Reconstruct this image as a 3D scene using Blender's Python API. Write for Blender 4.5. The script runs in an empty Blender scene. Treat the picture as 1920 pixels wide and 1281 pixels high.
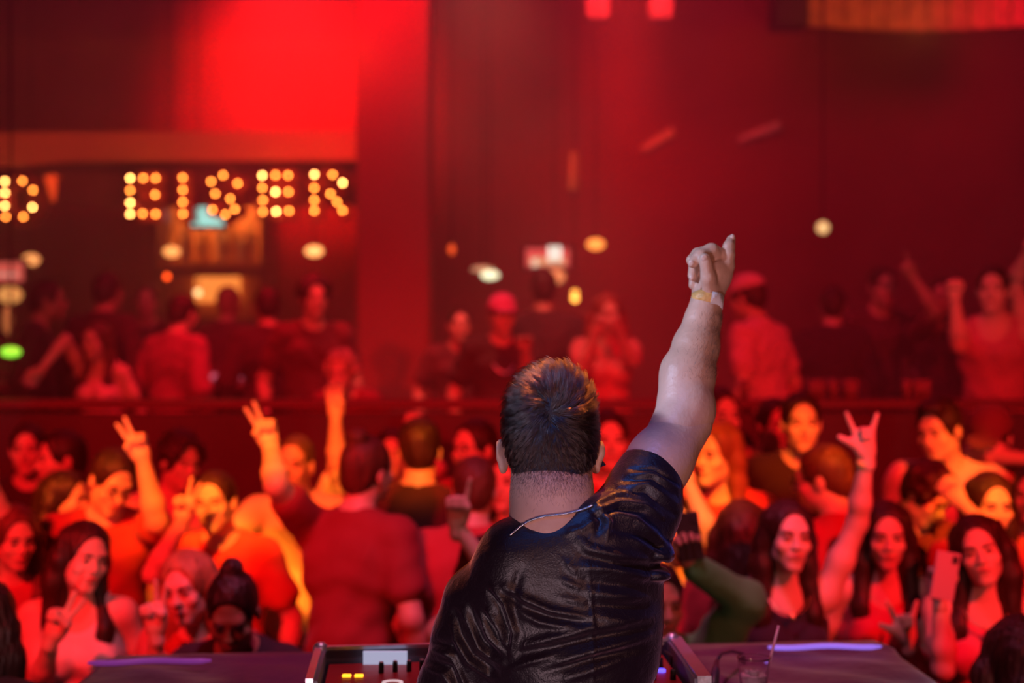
import bpy, math, random
import numpy as np
from mathutils import Vector, Matrix, Euler

random.seed(7)
rng = np.random.default_rng(7)
SC = bpy.context.scene
COL = SC.collection
PI = math.pi
F = 1920 * 50 / 36.0          # focal length in pixels of the 1920 wide frame
CZ = 2.13                     # camera height above the dance floor


def at(px, py, Y):
    """world point seen at pixel (px, py) of the photograph, Y metres into the room"""
    return np.array([(px - 960.0) / F * Y, Y, CZ - (py - 640.5) / F * Y])


# ---------------------------------------------------------------- camera
cam = bpy.data.cameras.new('camera')
cam.lens = 50.0
cam.sensor_width = 36.0
cam.clip_start = 0.05
cam.clip_end = 100
cam.dof.use_dof = True
cam.dof.focus_distance = 2.42
cam.dof.aperture_fstop = 2.1
camo = bpy.data.objects.new('camera', cam)
camo.location = (0, 0, CZ)
camo.rotation_euler = (PI / 2, 0, 0)
COL.objects.link(camo)
SC.camera = camo

# ---------------------------------------------------------------- world and view
w = bpy.data.worlds.new('world')
SC.world = w
w.use_nodes = True
w.node_tree.nodes['Background'].inputs[0].default_value = (0.35, 0.03, 0.09, 1)
w.node_tree.nodes['Background'].inputs[1].default_value = 0.022
SC.view_settings.view_transform = 'Standard'
SC.view_settings.look = 'None'
SC.view_settings.exposure = 0.0
SC.view_settings.gamma = 1.0
SC.cycles.use_denoising = True
SC.cycles.max_bounces = 5
SC.cycles.diffuse_bounces = 3
SC.cycles.glossy_bounces = 3
SC.cycles.transmission_bounces = 5
SC.cycles.volume_bounces = 0
SC.cycles.sample_clamp_indirect = 4.0


# ---------------------------------------------------------------- stage and room lights
def light(kind, name, loc, target, power, color, size=0.2, angle=60, blend=0.6, size_y=None):
    l = bpy.data.lights.new(name, kind)
    l.energy = power
    l.color = color
    if kind == 'SPOT':
        l.spot_size = math.radians(angle)
        l.spot_blend = blend
        l.shadow_soft_size = size
    elif kind == 'AREA':
        l.size = size
        if size_y:
            l.shape = 'RECTANGLE'
            l.size_y = size_y
    else:
        l.shadow_soft_size = size
    o = bpy.data.objects.new(name, l)
    o.location = loc
    d = Vector(target) - Vector(loc)
    o.rotation_euler = d.to_track_quat('-Z', 'Y').to_euler()
    COL.objects.link(o)
    return o


RED = (1.0, 0.008, 0.012)
ORG = (1.0, 0.19, 0.012)
exec_lights = None
# crowd wash: red and amber moving heads on the truss above the stage
def pool(px, py, Y, power, color=ORG, src=(0.0, 1.6, 4.6), angle=11, blend=0.7):
    t = at(px, py, Y)
    light('SPOT', 'stage_spot', src, tuple(t), power * 4.0, color, 0.06, angle, blend)

light('SPOT', 'crowd_wash', (-2.4, 0.5, 4.3), (-1.4, 6.7, 1.35), 2700, RED, 0.12, 42, 1.0)
light('SPOT', 'crowd_wash', (2.5, 0.5, 4.3), (1.4, 6.7, 1.35), 2400, RED, 0.12, 42, 1.0)
pool(402, 955, 5.3, 700, angle=5, src=(-1.8, 1.5, 4.5))
pool(560, 960, 5.7, 260, angle=9, src=(-1.0, 1.5, 4.6))
pool(250, 890, 5.3, 500, angle=7, src=(-2.2, 1.5, 4.5))
pool(120, 930, 5.7, 500, angle=5, src=(-2.4, 1.5, 4.5))
pool(785, 890, 5.6, 600, angle=5, src=(0.2, 1.5, 4.7))
pool(630, 780, 6.0, 600, angle=6, src=(-0.6, 1.5, 4.7))
pool(500, 800, 4.95, 500, angle=5, src=(-1.2, 1.5, 4.5))
pool(1310, 970, 5.3, 700, angle=7, src=(0.6, 1.5, 4.7))
pool(1340, 850, 5.5, 350, angle=5, src=(0.6, 1.5, 4.7))
pool(1500, 790, 5.9, 450, angle=4, src=(1.2, 1.5, 4.7))
pool(1585, 950, 5.5, 700, angle=5, src=(1.2, 1.5, 4.7))
pool(1850, 930, 5.15, 700, angle=5, src=(1.6, 1.5, 4.7))
pool(1800, 855, 5.9, 550, angle=4, src=(2.4, 1.5, 4.7))
# low magenta and violet spill on the desk and the nearest guests
light('SPOT', 'desk_spot', (0.0, 3.35, 5.0), (0.1, 4.1, 1.2), 330, (1.0, 0.06, 0.28), 0.1, 46, 0.8)
# cool side light on the performer's arm and sleeve, amber top light on the hair
light('SPOT', 'side_spot', (-2.6, 1.5, 3.7), (0.36, 2.62, 2.12), 560, (0.50, 0.64, 1.0), 0.15, 12, 0.6)
light('SPOT', 'blue_spot', (-0.7, 0.7, 4.3), (0.24, 2.46, 1.84), 230, (0.06, 0.24, 1.0), 0.1, 9, 0.9)
light('SPOT', 'amber_spot', (0.22, 3.5, 5.0), (0.055, 2.5, 2.10), 800, (1.0, 0.26, 0.04), 0.04, 6, 0.4)
light('AREA', 'front_fill', (1.5, -0.6, 2.4), (0.2, 2.5, 1.9), 22, (1.0, 0.40, 0.30), 0.3)
light('AREA', 'low_fill', (-0.5, -0.1, 0.9), (0.15, 2.4, 1.6), 28, (1.0, 0.62, 0.70), 0.25)
# washes on the back of the room
light('SPOT', 'wall_wash', (-1.9, 10.6, 5.25), (-1.9, 13.0, 4.5), 2300, (1.0, 0.012, 0.010), 0.3, 62, 1.0)
light('SPOT', 'haze_beam', (-1.35, 8.2, 4.85), (-1.45, 9.0, 2.0), 560, RED, 0.15, 55, 1.0)
light('SPOT', 'haze_beam', (-0.2, 7.6, 4.7), (0.0, 9.0, 2.0), 190, (1.0, 0.28, 0.17), 0.15, 60, 1.0)
light('SPOT', 'haze_beam', (0.7, 8.2, 4.85), (0.9, 10.0, 2.0), 260, (1.0, 0.03, 0.03), 0.15, 60, 1.0)
light('SPOT', 'wall_wash', (0.9, 10.2, 5.25), (0.9, 13.0, 4.4), 420, (1.0, 0.03, 0.03), 0.3, 80, 1.0)
light('SPOT', 'wall_wash', (4.4, 10.2, 5.2), (3.9, 13.0, 3.9), 130, (1.0, 0.0, 0.05), 0.3, 70, 1.0)
light('SPOT', 'wall_wash', (-0.4, 8.6, 5.0), (-0.7, 10.6, 2.2), 110, RED, 0.3, 40, 1.0)
light('AREA', 'house_light', (0.0, 8.0, 5.2), (0, 9.6, 0.7), 80, (1.0, 0.03, 0.10), 5.0, size_y=1.0)
light('SPOT', 'cornice_light', (2.9, 9.9, 4.3), (2.9, 11.3, 5.0), 45, (1.0, 0.22, 0.03), 0.1, 100, 1.0)
light('SPOT', 'wall_wash', (-1.35, 9.2, 5.25), (-1.2, 10.6, 4.7), 520, RED, 0.2, 80, 1.0)
light('AREA', 'fascia_light', (-2.8, 10.3, 4.3), (-2.8, 11.4, 3.75), 9, (1.0, 0.10, 0.02), 3.5, size_y=.1)
light('SPOT', 'stage_glow', (0.0, 2.7, 4.9), (0.0, 3.9, 1.3), 80, (1.0, 0.62, 0.80), 0.1, 48, 0.6)
light('SPOT', 'side_fill', (-1.75, 2.3, 1.9), (-0.9, 5.4, 1.4), 24, (1.0, 0.06, 0.09), 0.12, 70, 1.0)  # unseen fill added at each side to brighten faces and necks
light('SPOT', 'side_fill', (1.75, 2.3, 1.9), (1.1, 5.2, 1.3), 24, (1.0, 0.06, 0.09), 0.12, 70, 1.0)
# ---------------------------------------------------------------- materials
_M = {}


def mat(name, color=(0.5, 0.5, 0.5), rough=0.6, metal=0.0, emit=None, strength=0.0, bump=0.0, bscale=60.0,
        sheen=0.0, spec=0.5, trans=0.0, ior=1.45, vary=0.0, vscale=8.0, color2=None, stretch=None, sss=0.0, alpha=1.0):
    if name in _M:
        return _M[name]
    m = bpy.data.materials.new(name)
    m.use_nodes = True
    nt = m.node_tree
    b = nt.nodes['Principled BSDF']
    b.inputs['Base Color'].default_value = (*color, 1)
    b.inputs['Roughness'].default_value = rough
    b.inputs['Metallic'].default_value = metal
    b.inputs['Specular IOR Level'].default_value = spec
    b.inputs['IOR'].default_value = ior
    b.inputs['Transmission Weight'].default_value = trans
    b.inputs['Alpha'].default_value = alpha
    if sheen:
        b.inputs['Sheen Weight'].default_value = sheen
        b.inputs['Sheen Roughness'].default_value = 0.4
    if emit:
        b.inputs['Emission Color'].default_value = (*emit, 1)
        b.inputs['Emission Strength'].default_value = strength
    if bump or vary:
        tc = nt.nodes.new('ShaderNodeTexCoord')
        mp = nt.nodes.new('ShaderNodeMapping')
        nt.links.new(tc.outputs['Object'], mp.inputs[0])
        if stretch:
            mp.inputs['Scale'].default_value = stretch
    if vary:
        n = nt.nodes.new('ShaderNodeTexNoise')
        n.inputs['Scale'].default_value = vscale
        n.inputs['Detail'].default_value = 4
        nt.links.new(mp.outputs[0], n.inputs['Vector'])
        r = nt.nodes.new('ShaderNodeMapRange')
        r.inputs[1].default_value = 0.35
        r.inputs[2].default_value = 0.65
        nt.links.new(n.outputs[0], r.inputs[0])
        x = nt.nodes.new('ShaderNodeMix')
        x.data_type = 'RGBA'
        c2 = color2 or tuple(c * (1 - vary) for c in color)
        x.inputs[6].default_value = (*color, 1)
        x.inputs[7].default_value = (*c2, 1)
        nt.links.new(r.outputs[0], x.inputs[0])
        nt.links.new(x.outputs[2], b.inputs['Base Color'])
    if bump:
        n = nt.nodes.new('ShaderNodeTexNoise')
        n.inputs['Scale'].default_value = bscale
        n.inputs['Detail'].default_value = 3
        nt.links.new(mp.outputs[0], n.inputs['Vector'])
        bp = nt.nodes.new('ShaderNodeBump')
        bp.inputs['Strength'].default_value = bump
        bp.inputs['Distance'].default_value = 0.01
        nt.links.new(n.outputs[0], bp.inputs['Height'])
        nt.links.new(bp.outputs[0], b.inputs['Normal'])
    _M[name] = m
    return m


def skin(tone=1):
    c = {0: (0.38, 0.22, 0.14), 1: (0.58, 0.38, 0.28), 2: (0.66, 0.46, 0.36)}[tone]
    return mat('skin_%d' % tone, c, 0.5, bump=0.15, bscale=90, vary=0.12, vscale=14)


def cloth(c):
    return mat('cloth_%02x%02x%02x' % tuple(int(v * 255) for v in c), c, 0.85, bump=0.5, bscale=22, vary=0.15, vscale=5, sheen=0.1)


def hairm(c):
    return mat('hair_%02x%02x%02x' % tuple(int(v * 255) for v in c), c, 0.45, bump=1.0, bscale=70, vary=0.5, vscale=30, stretch=(1, 1, 0.15))


# ---------------------------------------------------------------- objects
def tag(o, label=None, cat=None, group=None, kind=None):
    if label: o['label'] = label
    if cat: o['category'] = cat
    if group: o['group'] = group
    if kind: o['kind'] = kind
    return o


def link(name, verts, faces, m, parent=None, smooth=False, origin=None):
    """verts in world space; the object's origin is put at ORIGIN (world), or at the parent's"""
    verts = np.asarray(verts, dtype=np.float64).reshape(-1, 3)
    if origin is None:
        origin = np.array(parent.matrix_world.translation) if parent is not None and parent.type == 'EMPTY' else \
            (np.array(WORLD[parent.name]) if parent is not None else
             np.array([verts[:, 0].mean(), verts[:, 1].mean(), verts[:, 2].min()]))
        if parent is not None and parent.name in WORLD:
            origin = np.array(WORLD[parent.name])
    origin = np.asarray(origin, dtype=np.float64)
    me = bpy.data.meshes.new(name)
    v = (verts - origin).astype(np.float32)
    if isinstance(faces, np.ndarray):
        nf, k = faces.shape
        me.vertices.add(len(v))
        me.vertices.foreach_set('co', v.ravel())
        me.loops.add(nf * k)
        me.loops.foreach_set('vertex_index', faces.astype(np.int32).ravel())
        me.polygons.add(nf)
        me.polygons.foreach_set('loop_start', np.arange(0, nf * k, k, dtype=np.int32))
        me.polygons.foreach_set('loop_total', np.full(nf, k, dtype=np.int32))
        me.update(calc_edges=True)
        me.validate()
    else:
        me.from_pydata(v.tolist(), [], faces)
    if smooth:
        me.polygons.foreach_set('use_smooth', np.ones(len(me.polygons), dtype=bool))
    if m is not None:
        me.materials.append(m)
    o = bpy.data.objects.new(name, me)
    COL.objects.link(o)
    if parent is not None:
        o.parent = parent
        o.location = Vector(origin - np.array(WORLD[parent.name]))
    else:
        o.location = Vector(origin)
    WORLD[o.name] = origin
    return o


WORLD = {}


def empty(name, loc):
    o = bpy.data.objects.new(name, None)
    o.location = Vector([float(c) for c in loc])
    o.empty_display_size = 0.1
    COL.objects.link(o)
    WORLD[o.name] = np.array(loc, dtype=float)
    return o


class MB:
    def __init__(s):
        s.v, s.f = [], []

    def add(s, v, f):
        n = len(s.v)
        s.v += [tuple(map(float, p)) for p in v]
        s.f += [tuple(i + n for i in q) for q in f]
        return s

    def box(s, x0, x1, y0, y1, z0, z1, bev=0.0):
        if bev <= 0:
            v = [(x, y, z) for z in (z0, z1) for y in (y0, y1) for x in (x0, x1)]
            return s.add(v, [(0, 2, 3, 1), (4, 5, 7, 6), (0, 1, 5, 4), (2, 6, 7, 3), (0, 4, 6, 2), (1, 3, 7, 5)])
        b = bev
        def ring(z, i):
            return [(x0 + b + i, y0 + i, z), (x1 - b - i, y0 + i, z), (x1 - i, y0 + b + i, z), (x1 - i, y1 - b - i, z),
                    (x1 - b - i, y1 - i, z), (x0 + b + i, y1 - i, z), (x0 + i, y1 - b - i, z), (x0 + i, y0 + b + i, z)]
        v = ring(z0, b * .6) + ring(z0 + b, 0) + ring(z1 - b, 0) + ring(z1, b * .6)
        f = [tuple(range(7, -1, -1)), tuple(range(24, 32))]
        for r in range(3):
            for i in range(8):
                j = (i + 1) % 8
                f.append((r * 8 + i, r * 8 + j, r * 8 + 8 + j, r * 8 + 8 + i))
        return s.add(v, f)

    def prism(s, pts, z0, z1):
        n = len(pts)
        v = [(x, y, z0) for x, y in pts] + [(x, y, z1) for x, y in pts]
        f = [tuple(range(n - 1, -1, -1)), tuple(range(n, 2 * n))] + [(i, (i + 1) % n, n + (i + 1) % n, n + i) for i in range(n)]
        return s.add(v, f)

    def xprism(s, pts, y0, y1):
        """outline in x,z extruded along y"""
        n = len(pts)
        v = [(x, y0, z) for x, z in pts] + [(x, y1, z) for x, z in pts]
        f = [tuple(range(n)), tuple(range(2 * n - 1, n - 1, -1))] + [(i, n + i, n + (i + 1) % n, (i + 1) % n) for i in range(n)]
        return s.add(v, f)

    def tube(s, pts, r, n=8):
        pts = [np.array(p, float) for p in pts]
        rs = r if isinstance(r, (list, tuple)) else [r] * len(pts)
        base = []
        up = np.array([0.13, 0.31, 0.94])
        for i, p in enumerate(pts):
            d = pts[min(i + 1, len(pts) - 1)] - pts[max(i - 1, 0)]
            d = d / (np.linalg.norm(d) + 1e-9)
            a = np.cross(d, up)
            if np.linalg.norm(a) < 0.1:
                a = np.cross(d, (1, 0, 0))
            a /= np.linalg.norm(a)
            b = np.cross(d, a)
            base += [p + rs[i] * (math.cos(t) * a + math.sin(t) * b) for t in np.linspace(0, 2 * PI, n, endpoint=False)]
        f = [tuple(range(n)), tuple(range(len(base) - 1, len(base) - n - 1, -1))]
        for i in range(len(pts) - 1):
            for j in range(n):
                k = (j + 1) % n
                f.append((i * n + j, (i + 1) * n + j, (i + 1) * n + k, i * n + k))
        return s.add(base, f)

    def lathe(s, c, prof, n=20, axis='z'):
        c = np.array(c, float)
        v, f = [], []
        for r, h in prof:
            for t in np.linspace(0, 2 * PI, n, endpoint=False):
                x, y = r * math.cos(t), r * math.sin(t)
                v.append(c + (np.array((x, y, h)) if axis == 'z' else np.array((x, h, y)) if axis == 'y' else np.array((h, x, y))))
        for i in range(len(prof) - 1):
            for j in range(n):
                k = (j + 1) % n
                f.append((i * n + j, i * n + k, (i + 1) * n + k, (i + 1) * n + j))
        f.append(tuple(range(n - 1, -1, -1)))
        f.append(tuple(range((len(prof) - 1) * n, len(prof) * n)))
        return s.add(v, f)

    def ball(s, c, r, n=12, sc=(1, 1, 1)):
        m = n // 2
        v = [np.array(c) + np.array((0, 0, -r * sc[2]))]
        for i in range(1, m):
            t = -PI / 2 + PI * i / m
            for j in range(n):
                a = 2 * PI * j / n
                v.append(np.array(c) + np.array((r * math.cos(t) * math.cos(a) * sc[0], r * math.cos(t) * math.sin(a) * sc[1], r * math.sin(t) * sc[2])))
        v.append(np.array(c) + np.array((0, 0, r * sc[2])))
        f = []
        for j in range(n):
            f.append((0, 1 + (j + 1) % n, 1 + j))
            f.append((len(v) - 1, len(v) - 1 - n + j, len(v) - 1 - n + (j + 1) % n))
        for i in range(m - 2):
            for j in range(n):
                k = (j + 1) % n
                f.append((1 + i * n + j, 1 + i * n + k, 1 + (i + 1) * n + k, 1 + (i + 1) * n + j))
        return s.add(v, f)

    def build(s, name, m, parent=None, smooth=False, origin=None):
        return link(name, s.v, s.f, m, parent, smooth, origin)


# ---------------------------------------------------------------- signed distance modelling with surface nets
class Field:
    def __init__(s, lo, hi, h):
        s.h = h
        s.lo = np.asarray(lo, float)
        s.n = np.maximum(((np.asarray(hi, float) - s.lo) / h).astype(int) + 2, 4)
        s.a = np.full(s.n, 9.0, np.float32)
        s.ax = [s.lo[i] + h * np.arange(s.n[i]) for i in range(3)]

    def win(s, lo, hi):
        i0 = np.clip(np.floor((lo - s.lo) / s.h).astype(int), 0, s.n)
        i1 = np.clip(np.ceil((hi - s.lo) / s.h).astype(int) + 1, 0, s.n)
        if (i1 <= i0).any():
            return None, None
        sl = tuple(slice(a, b) for a, b in zip(i0, i1))
        X = s.ax[0][sl[0]][:, None, None].astype(np.float32)
        Y = s.ax[1][sl[1]][None, :, None].astype(np.float32)
        Z = s.ax[2][sl[2]][None, None, :].astype(np.float32)
        return sl, (X, Y, Z)

    def _put(s, sl, d, k, sub=False):
        a = s.a[sl]
        if sub:
            b = -d
            h = np.maximum(k - np.abs(a - b), 0) / max(k, 1e-6)
            s.a[sl] = np.maximum(a, b) + h * h * k * 0.25
        else:
            h = np.maximum(k - np.abs(a - d), 0) / max(k, 1e-6)
            s.a[sl] = np.minimum(a, d) - h * h * k * 0.25

    def cone(s, p, q, r1, r2, k=0.02, sub=False):
        p, q = np.asarray(p, float), np.asarray(q, float)
        m = max(r1, r2) + k + 3 * s.h
        sl, g = s.win(np.minimum(p, q) - m, np.maximum(p, q) + m)
        if sl is None: return s
        d = q - p
        L2 = float(d @ d) + 1e-12
        px, py, pz = g[0] - p[0], g[1] - p[1], g[2] - p[2]
        t = np.clip((px * d[0] + py * d[1] + pz * d[2]) / L2, 0, 1)
        dist = np.sqrt((px - t * d[0]) ** 2 + (py - t * d[1]) ** 2 + (pz - t * d[2]) ** 2) - (r1 + (r2 - r1) * t)
        s._put(sl, dist, k, sub)
        return s

    def chain(s, pts, rs, k=0.02):
        for i in range(len(pts) - 1):
            s.cone(pts[i], pts[i + 1], rs[i], rs[i + 1], k)
        return s

    def ell(s, c, r, R=None, k=0.02, sub=False):
        c, r = np.asarray(c, float), np.asarray(r, float)
        m = r.max() + k + 3 * s.h
        sl, g = s.win(c - m, c + m)
        if sl is None: return s
        px, py, pz = g[0] - c[0], g[1] - c[1], g[2] - c[2]
        if R is not None:
            R = np.asarray(R)
            px, py, pz = (R[0, 0] * px + R[1, 0] * py + R[2, 0] * pz, R[0, 1] * px + R[1, 1] * py + R[2, 1] * pz,
                          R[0, 2] * px + R[1, 2] * py + R[2, 2] * pz)
        k0 = np.sqrt((px / r[0]) ** 2 + (py / r[1]) ** 2 + (pz / r[2]) ** 2)
        k1 = np.sqrt((px / r[0] ** 2) ** 2 + (py / r[1] ** 2) ** 2 + (pz / r[2] ** 2) ** 2) + 1e-9
        s._put(sl, (k0 * (k0 - 1) / k1).astype(np.float32), k, sub)
        return s

    def plane(s, p, n, k=0.005):
        """keep the side the normal N points away from"""
        p, n = np.asarray(p, float), np.asarray(n, float)
        n = n / np.linalg.norm(n)
        X, Y, Z = s.ax[0][:, None, None], s.ax[1][None, :, None], s.ax[2][None, None, :]
        d = ((X - p[0]) * n[0] + (Y - p[1]) * n[1] + (Z - p[2]) * n[2]).astype(np.float32)
        h = np.maximum(k - np.abs(s.a - d), 0) / k
        s.a = np.maximum(s.a, d) + h * h * k * 0.25
        return s

    def mesh(s):
        a = s.a
        a = np.where(np.abs(a) < 1e-7, 1e-7, a)
        a[0], a[-1] = 9, 9
        a[:, 0], a[:, -1] = 9, 9
        a[:, :, 0], a[:, :, -1] = 9, 9
        ins = a < 0
        n = np.array(a.shape)
        c8 = [ins[i:n[0] - 1 + i, j:n[1] - 1 + j, k:n[2] - 1 + k] for i in (0, 1) for j in (0, 1) for k in (0, 1)]
        cnt = sum(c.astype(np.int8) for c in c8)
        act = (cnt > 0) & (cnt < 8)
        ci = np.argwhere(act)
        idx = np.full(act.shape, -1, np.int32)
        idx[act] = np.arange(len(ci))
        acc = np.zeros((len(ci), 3))
        num = np.zeros(len(ci))
        for ax in range(3):
            e = np.zeros(3, int); e[ax] = 1
            o1, o2 = [i for i in range(3) if i != ax]
            for u in (0, 1):
                for v in (0, 1):
                    b = np.zeros(3, int); b[o1] = u; b[o2] = v
                    p = ci + b
                    q = p + e
                    fa = a[p[:, 0], p[:, 1], p[:, 2]]; fb = a[q[:, 0], q[:, 1], q[:, 2]]
                    x = (fa < 0) != (fb < 0)
                    t = fa / np.where(x, fa - fb, 1)
                    pt = p.astype(float)
                    pt[:, ax] += t
                    acc[x] += pt[x]
                    num[x] += 1
        verts = acc / num[:, None] * s.h + s.lo
        quads = []
        for ax in range(3):
            o1, o2 = [(1, 2), (2, 0), (0, 1)][ax]
            A = ins[tuple(slice(0, -1) if i == ax else slice(None) for i in range(3))]
            B = ins[tuple(slice(1, None) if i == ax else slice(None) for i in range(3))]
            e = np.argwhere(A != B)
            e = e[(e[:, o1] > 0) & (e[:, o2] > 0) & (e[:, o1] < n[o1] - 1) & (e[:, o2] < n[o2] - 1)]
            flip = ~A[e[:, 0], e[:, 1], e[:, 2]]
            def g(du, dv):
                p = e.copy(); p[:, o1] -= du; p[:, o2] -= dv
                return idx[p[:, 0], p[:, 1], p[:, 2]]
            q = np.stack([g(1, 1), g(0, 1), g(0, 0), g(1, 0)], 1)
            q[flip] = q[flip][:, ::-1]
            quads.append(q)
        return verts, np.concatenate(quads)


def joined(parts):
    vs, fs, n = [], [], 0
    for v, f in parts:
        vs.append(v); fs.append(f + n); n += len(v)
    return np.concatenate(vs), np.concatenate(fs)


def rotm(yaw=0, pitch=0, roll=0):
    """degrees; yaw about z, pitch tips the face down, roll tips the head towards image right"""
    return np.array((Matrix.Rotation(math.radians(yaw), 3, 'Z') @ Matrix.Rotation(math.radians(pitch), 3, 'X') @ Matrix.Rotation(math.radians(roll), 3, 'Y')))


def unit(v):
    v = np.asarray(v, float)
    return v / (np.linalg.norm(v) + 1e-9)
# ---------------------------------------------------------------- the room
WALLRED = mat('dark_red_wall', (.30, .06, .06), .75, bump=.3, bscale=6, vary=.25, vscale=1.2)
DARK = mat('dark_panel', (.10, .035, .045), .6, bump=.2, bscale=10, vary=.3, vscale=2)
WOODF = mat('wood_floor', (.12, .06, .04), .4, bump=.3, bscale=20, vary=.4, vscale=6, stretch=(1, .1, 1))
BLACK = mat('matt_black', (.025, .02, .022), .6)


def struct(name, mb, m, **k):
    o = mb.build(name, m, origin=(0, 0, 0))
    o['kind'] = 'structure'
    return o


struct('floor', MB().box(-7, 7, 3.75, 13.2, -.1, 0), WOODF)
struct('floor_stage', MB().box(-7, 7, -2.5, 3.75, -.1, .30), mat('stage_floor', (.03, .028, .03), .5))
struct('floor_platform', MB().box(-7, 7, 7.3, 13.2, 0, .70), mat('platform_floor', (.08, .03, .03), .5))
struct('wall_back', MB().box(-7, 7, 13.0, 13.2, -.1, 5.4), WALLRED)
struct('wall_left', MB().box(-7.2, -7, -2.5, 13.2, -.1, 5.4), DARK)
struct('wall_right', MB().box(7, 7.2, -2.5, 13.2, -.1, 5.4), DARK)
struct('wall_front', MB().box(-7.2, 7.2, -2.7, -2.5, -.1, 5.4), BLACK)
struct('ceiling', MB().box(-7.2, 7.2, -2.7, 13.2, 5.4, 5.6), mat('ceiling_black', (.05, .02, .02), .8))
# pillar between the bar and the lounge
x0, x1 = at(668, 0, 10.6)[0], at(806, 0, 10.6)[0]
struct('trim_pillar', MB().box(x0, x1, 10.6, 11.1, .7, 5.4, .02), mat('pillar_paint', (.30, .05, .045), .7, bump=.2, bscale=4, vary=.15, vscale=1))
# bar canopy fascia above the sign, and the darker sign board under it
Yf = 11.3
def zof(py, Y): return CZ - (py - 640.5) / F * Y
xr = at(668, 0, Yf)[0]
pts = [(-7.0, zof(252, Yf)), (-7.0, zof(330, Yf)), (at(30, 0, Yf)[0], zof(312, Yf)), (at(120, 0, Yf)[0], zof(302, Yf)), (xr, zof(300, Yf)), (xr, zof(246, Yf))]
struct('trim_fascia', MB().xprism(pts, Yf, Yf + .35), mat('fascia_orange', (.62, .24, .12), .6, vary=.15, vscale=1.5))
struct('trim_signboard', MB().box(-7, xr, Yf + .12, Yf + .2, zof(384, Yf), zof(296, Yf) + .02), mat('signboard', (.13, .03, .03), .7, vary=.3, vscale=2))
# valance lit orange at the upper right: a row of tall wooden boards
Yv = 11.6
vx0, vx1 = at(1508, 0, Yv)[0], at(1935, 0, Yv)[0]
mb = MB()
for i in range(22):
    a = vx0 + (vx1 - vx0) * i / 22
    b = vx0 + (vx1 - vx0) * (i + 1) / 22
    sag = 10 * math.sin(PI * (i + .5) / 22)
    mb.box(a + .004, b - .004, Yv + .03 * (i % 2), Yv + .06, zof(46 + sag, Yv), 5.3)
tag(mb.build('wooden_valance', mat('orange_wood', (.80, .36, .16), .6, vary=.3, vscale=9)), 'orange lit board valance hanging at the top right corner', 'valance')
for x in (1120, 1238):
    p = at(x, 0, 11.4)
    tag(MB().box(p[0] - .09, p[0] + .09, 11.3, 11.45, zof(38, 11.4), 5.35, .01).build('hanging_banner', cloth((.45, .25, .27))),
        'pale narrow banner hanging at the top, %s of the pair' % ('left' if x < 1200 else 'right'), 'banner', 'narrow banners at the top')
p = at(1490, 0, 11.5)
tag(MB().box(p[0] - .18, p[0] + .1, 11.4, 11.7, zof(52, 11.5), 5.38, .02).build('loudspeaker', BLACK), 'dark loudspeaker hung beside the orange valance', 'loudspeaker')

# ---- raised platform barrier with its rail
zr = zof(748, 7.3)
struct('wall_barrier', MB().box(-7, 7, 7.22, 7.30, 0, zr - .07), mat('barrier', (.055, .014, .022), .55, bump=.25, bscale=8, vary=.3, vscale=1.5))
r = empty('handrail', (0, 7.26, .7))
tag(r, 'dark red handrail along the top of the platform barrier', 'handrail')
MB().box(-7, 7, 7.18, 7.34, zr - .05, zr, .012).build('rail', mat('rail_paint', (.10, .02, .03), .5), r)
for i in range(11):
    x = -6 + i * 1.2
    MB().box(x - .03, x + .03, 7.23, 7.29, zr - .12, zr - .045).build('post', BLACK, r)

# ---- bar
BY = 11.6
bar = empty('bar_counter', (-3.4, 9.6, .7))
tag(bar, 'long dark bar counter on the platform left of the pillar', 'bar')
MB().box(-6.6, -1.25, 9.45, 9.95, .7, 1.80).build('front_panel', DARK, bar)
MB().box(-6.65, -1.2, 9.38, 10.0, 1.80, 1.862, .01).build('counter_top', mat('counter', (.22, .08, .08), .25), bar)
# back bar: cabinet with lit niches
sx0, sx1 = at(300, 0, 12.2)[0], at(492, 0, 12.2)[0]
bb = empty('back_bar_shelf', ((sx0 + sx1) / 2, 12.4, .7))
tag(bb, 'back bar cabinet with an amber lit bottle shelf under the sign', 'shelf')
NI = mat('amber_board', (.70, .34, .15), .5, vary=.25, vscale=4)
zt, zs, zb = zof(330, 12.2), zof(492, 12.2), zof(575, 12.2)
MB().box(sx0, sx1, 12.55, 12.6, .7, zt).build('back_board', NI, bb)
MB().box(sx0, sx1, 12.1, 12.6, zs - .05, zs, .005).build('shelf_board', NI, bb)
MB().box(sx0 - .06, sx0, 12.1, 12.6, .7, zt).build('side_panel', DARK, bb)
MB().box(sx1, sx1 + .06, 12.1, 12.6, .7, zt).build('side_panel', DARK, bb)
MB().box(sx0, sx1, 12.15, 12.6, .7, zb - .1).build('lower_cabinet', DARK, bb)
MB().box(sx0 + .02, sx1 - .02, 12.2, 12.25, zs - .12, zs - .05).build('apron', DARK, bb)
xw0, xw1 = at(362, 0, 12.4)[0], at(446, 0, 12.4)[0]
MB().box(xw0, xw1, 12.47, 12.53, zof(566, 12.4), zof(508, 12.4), .01).build('lit_panel', mat('amber_lamp', (.8, .5, .2), .5, emit=(1, .27, .045), strength=1.3), bb)
light('AREA', 'shelf_light', ((sx0 + sx1) / 2, 12.3, zt - .15), ((sx0 + sx1) / 2, 12.5, zs), 7, (1, .30, .06), .7, size_y=.1)


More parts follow.
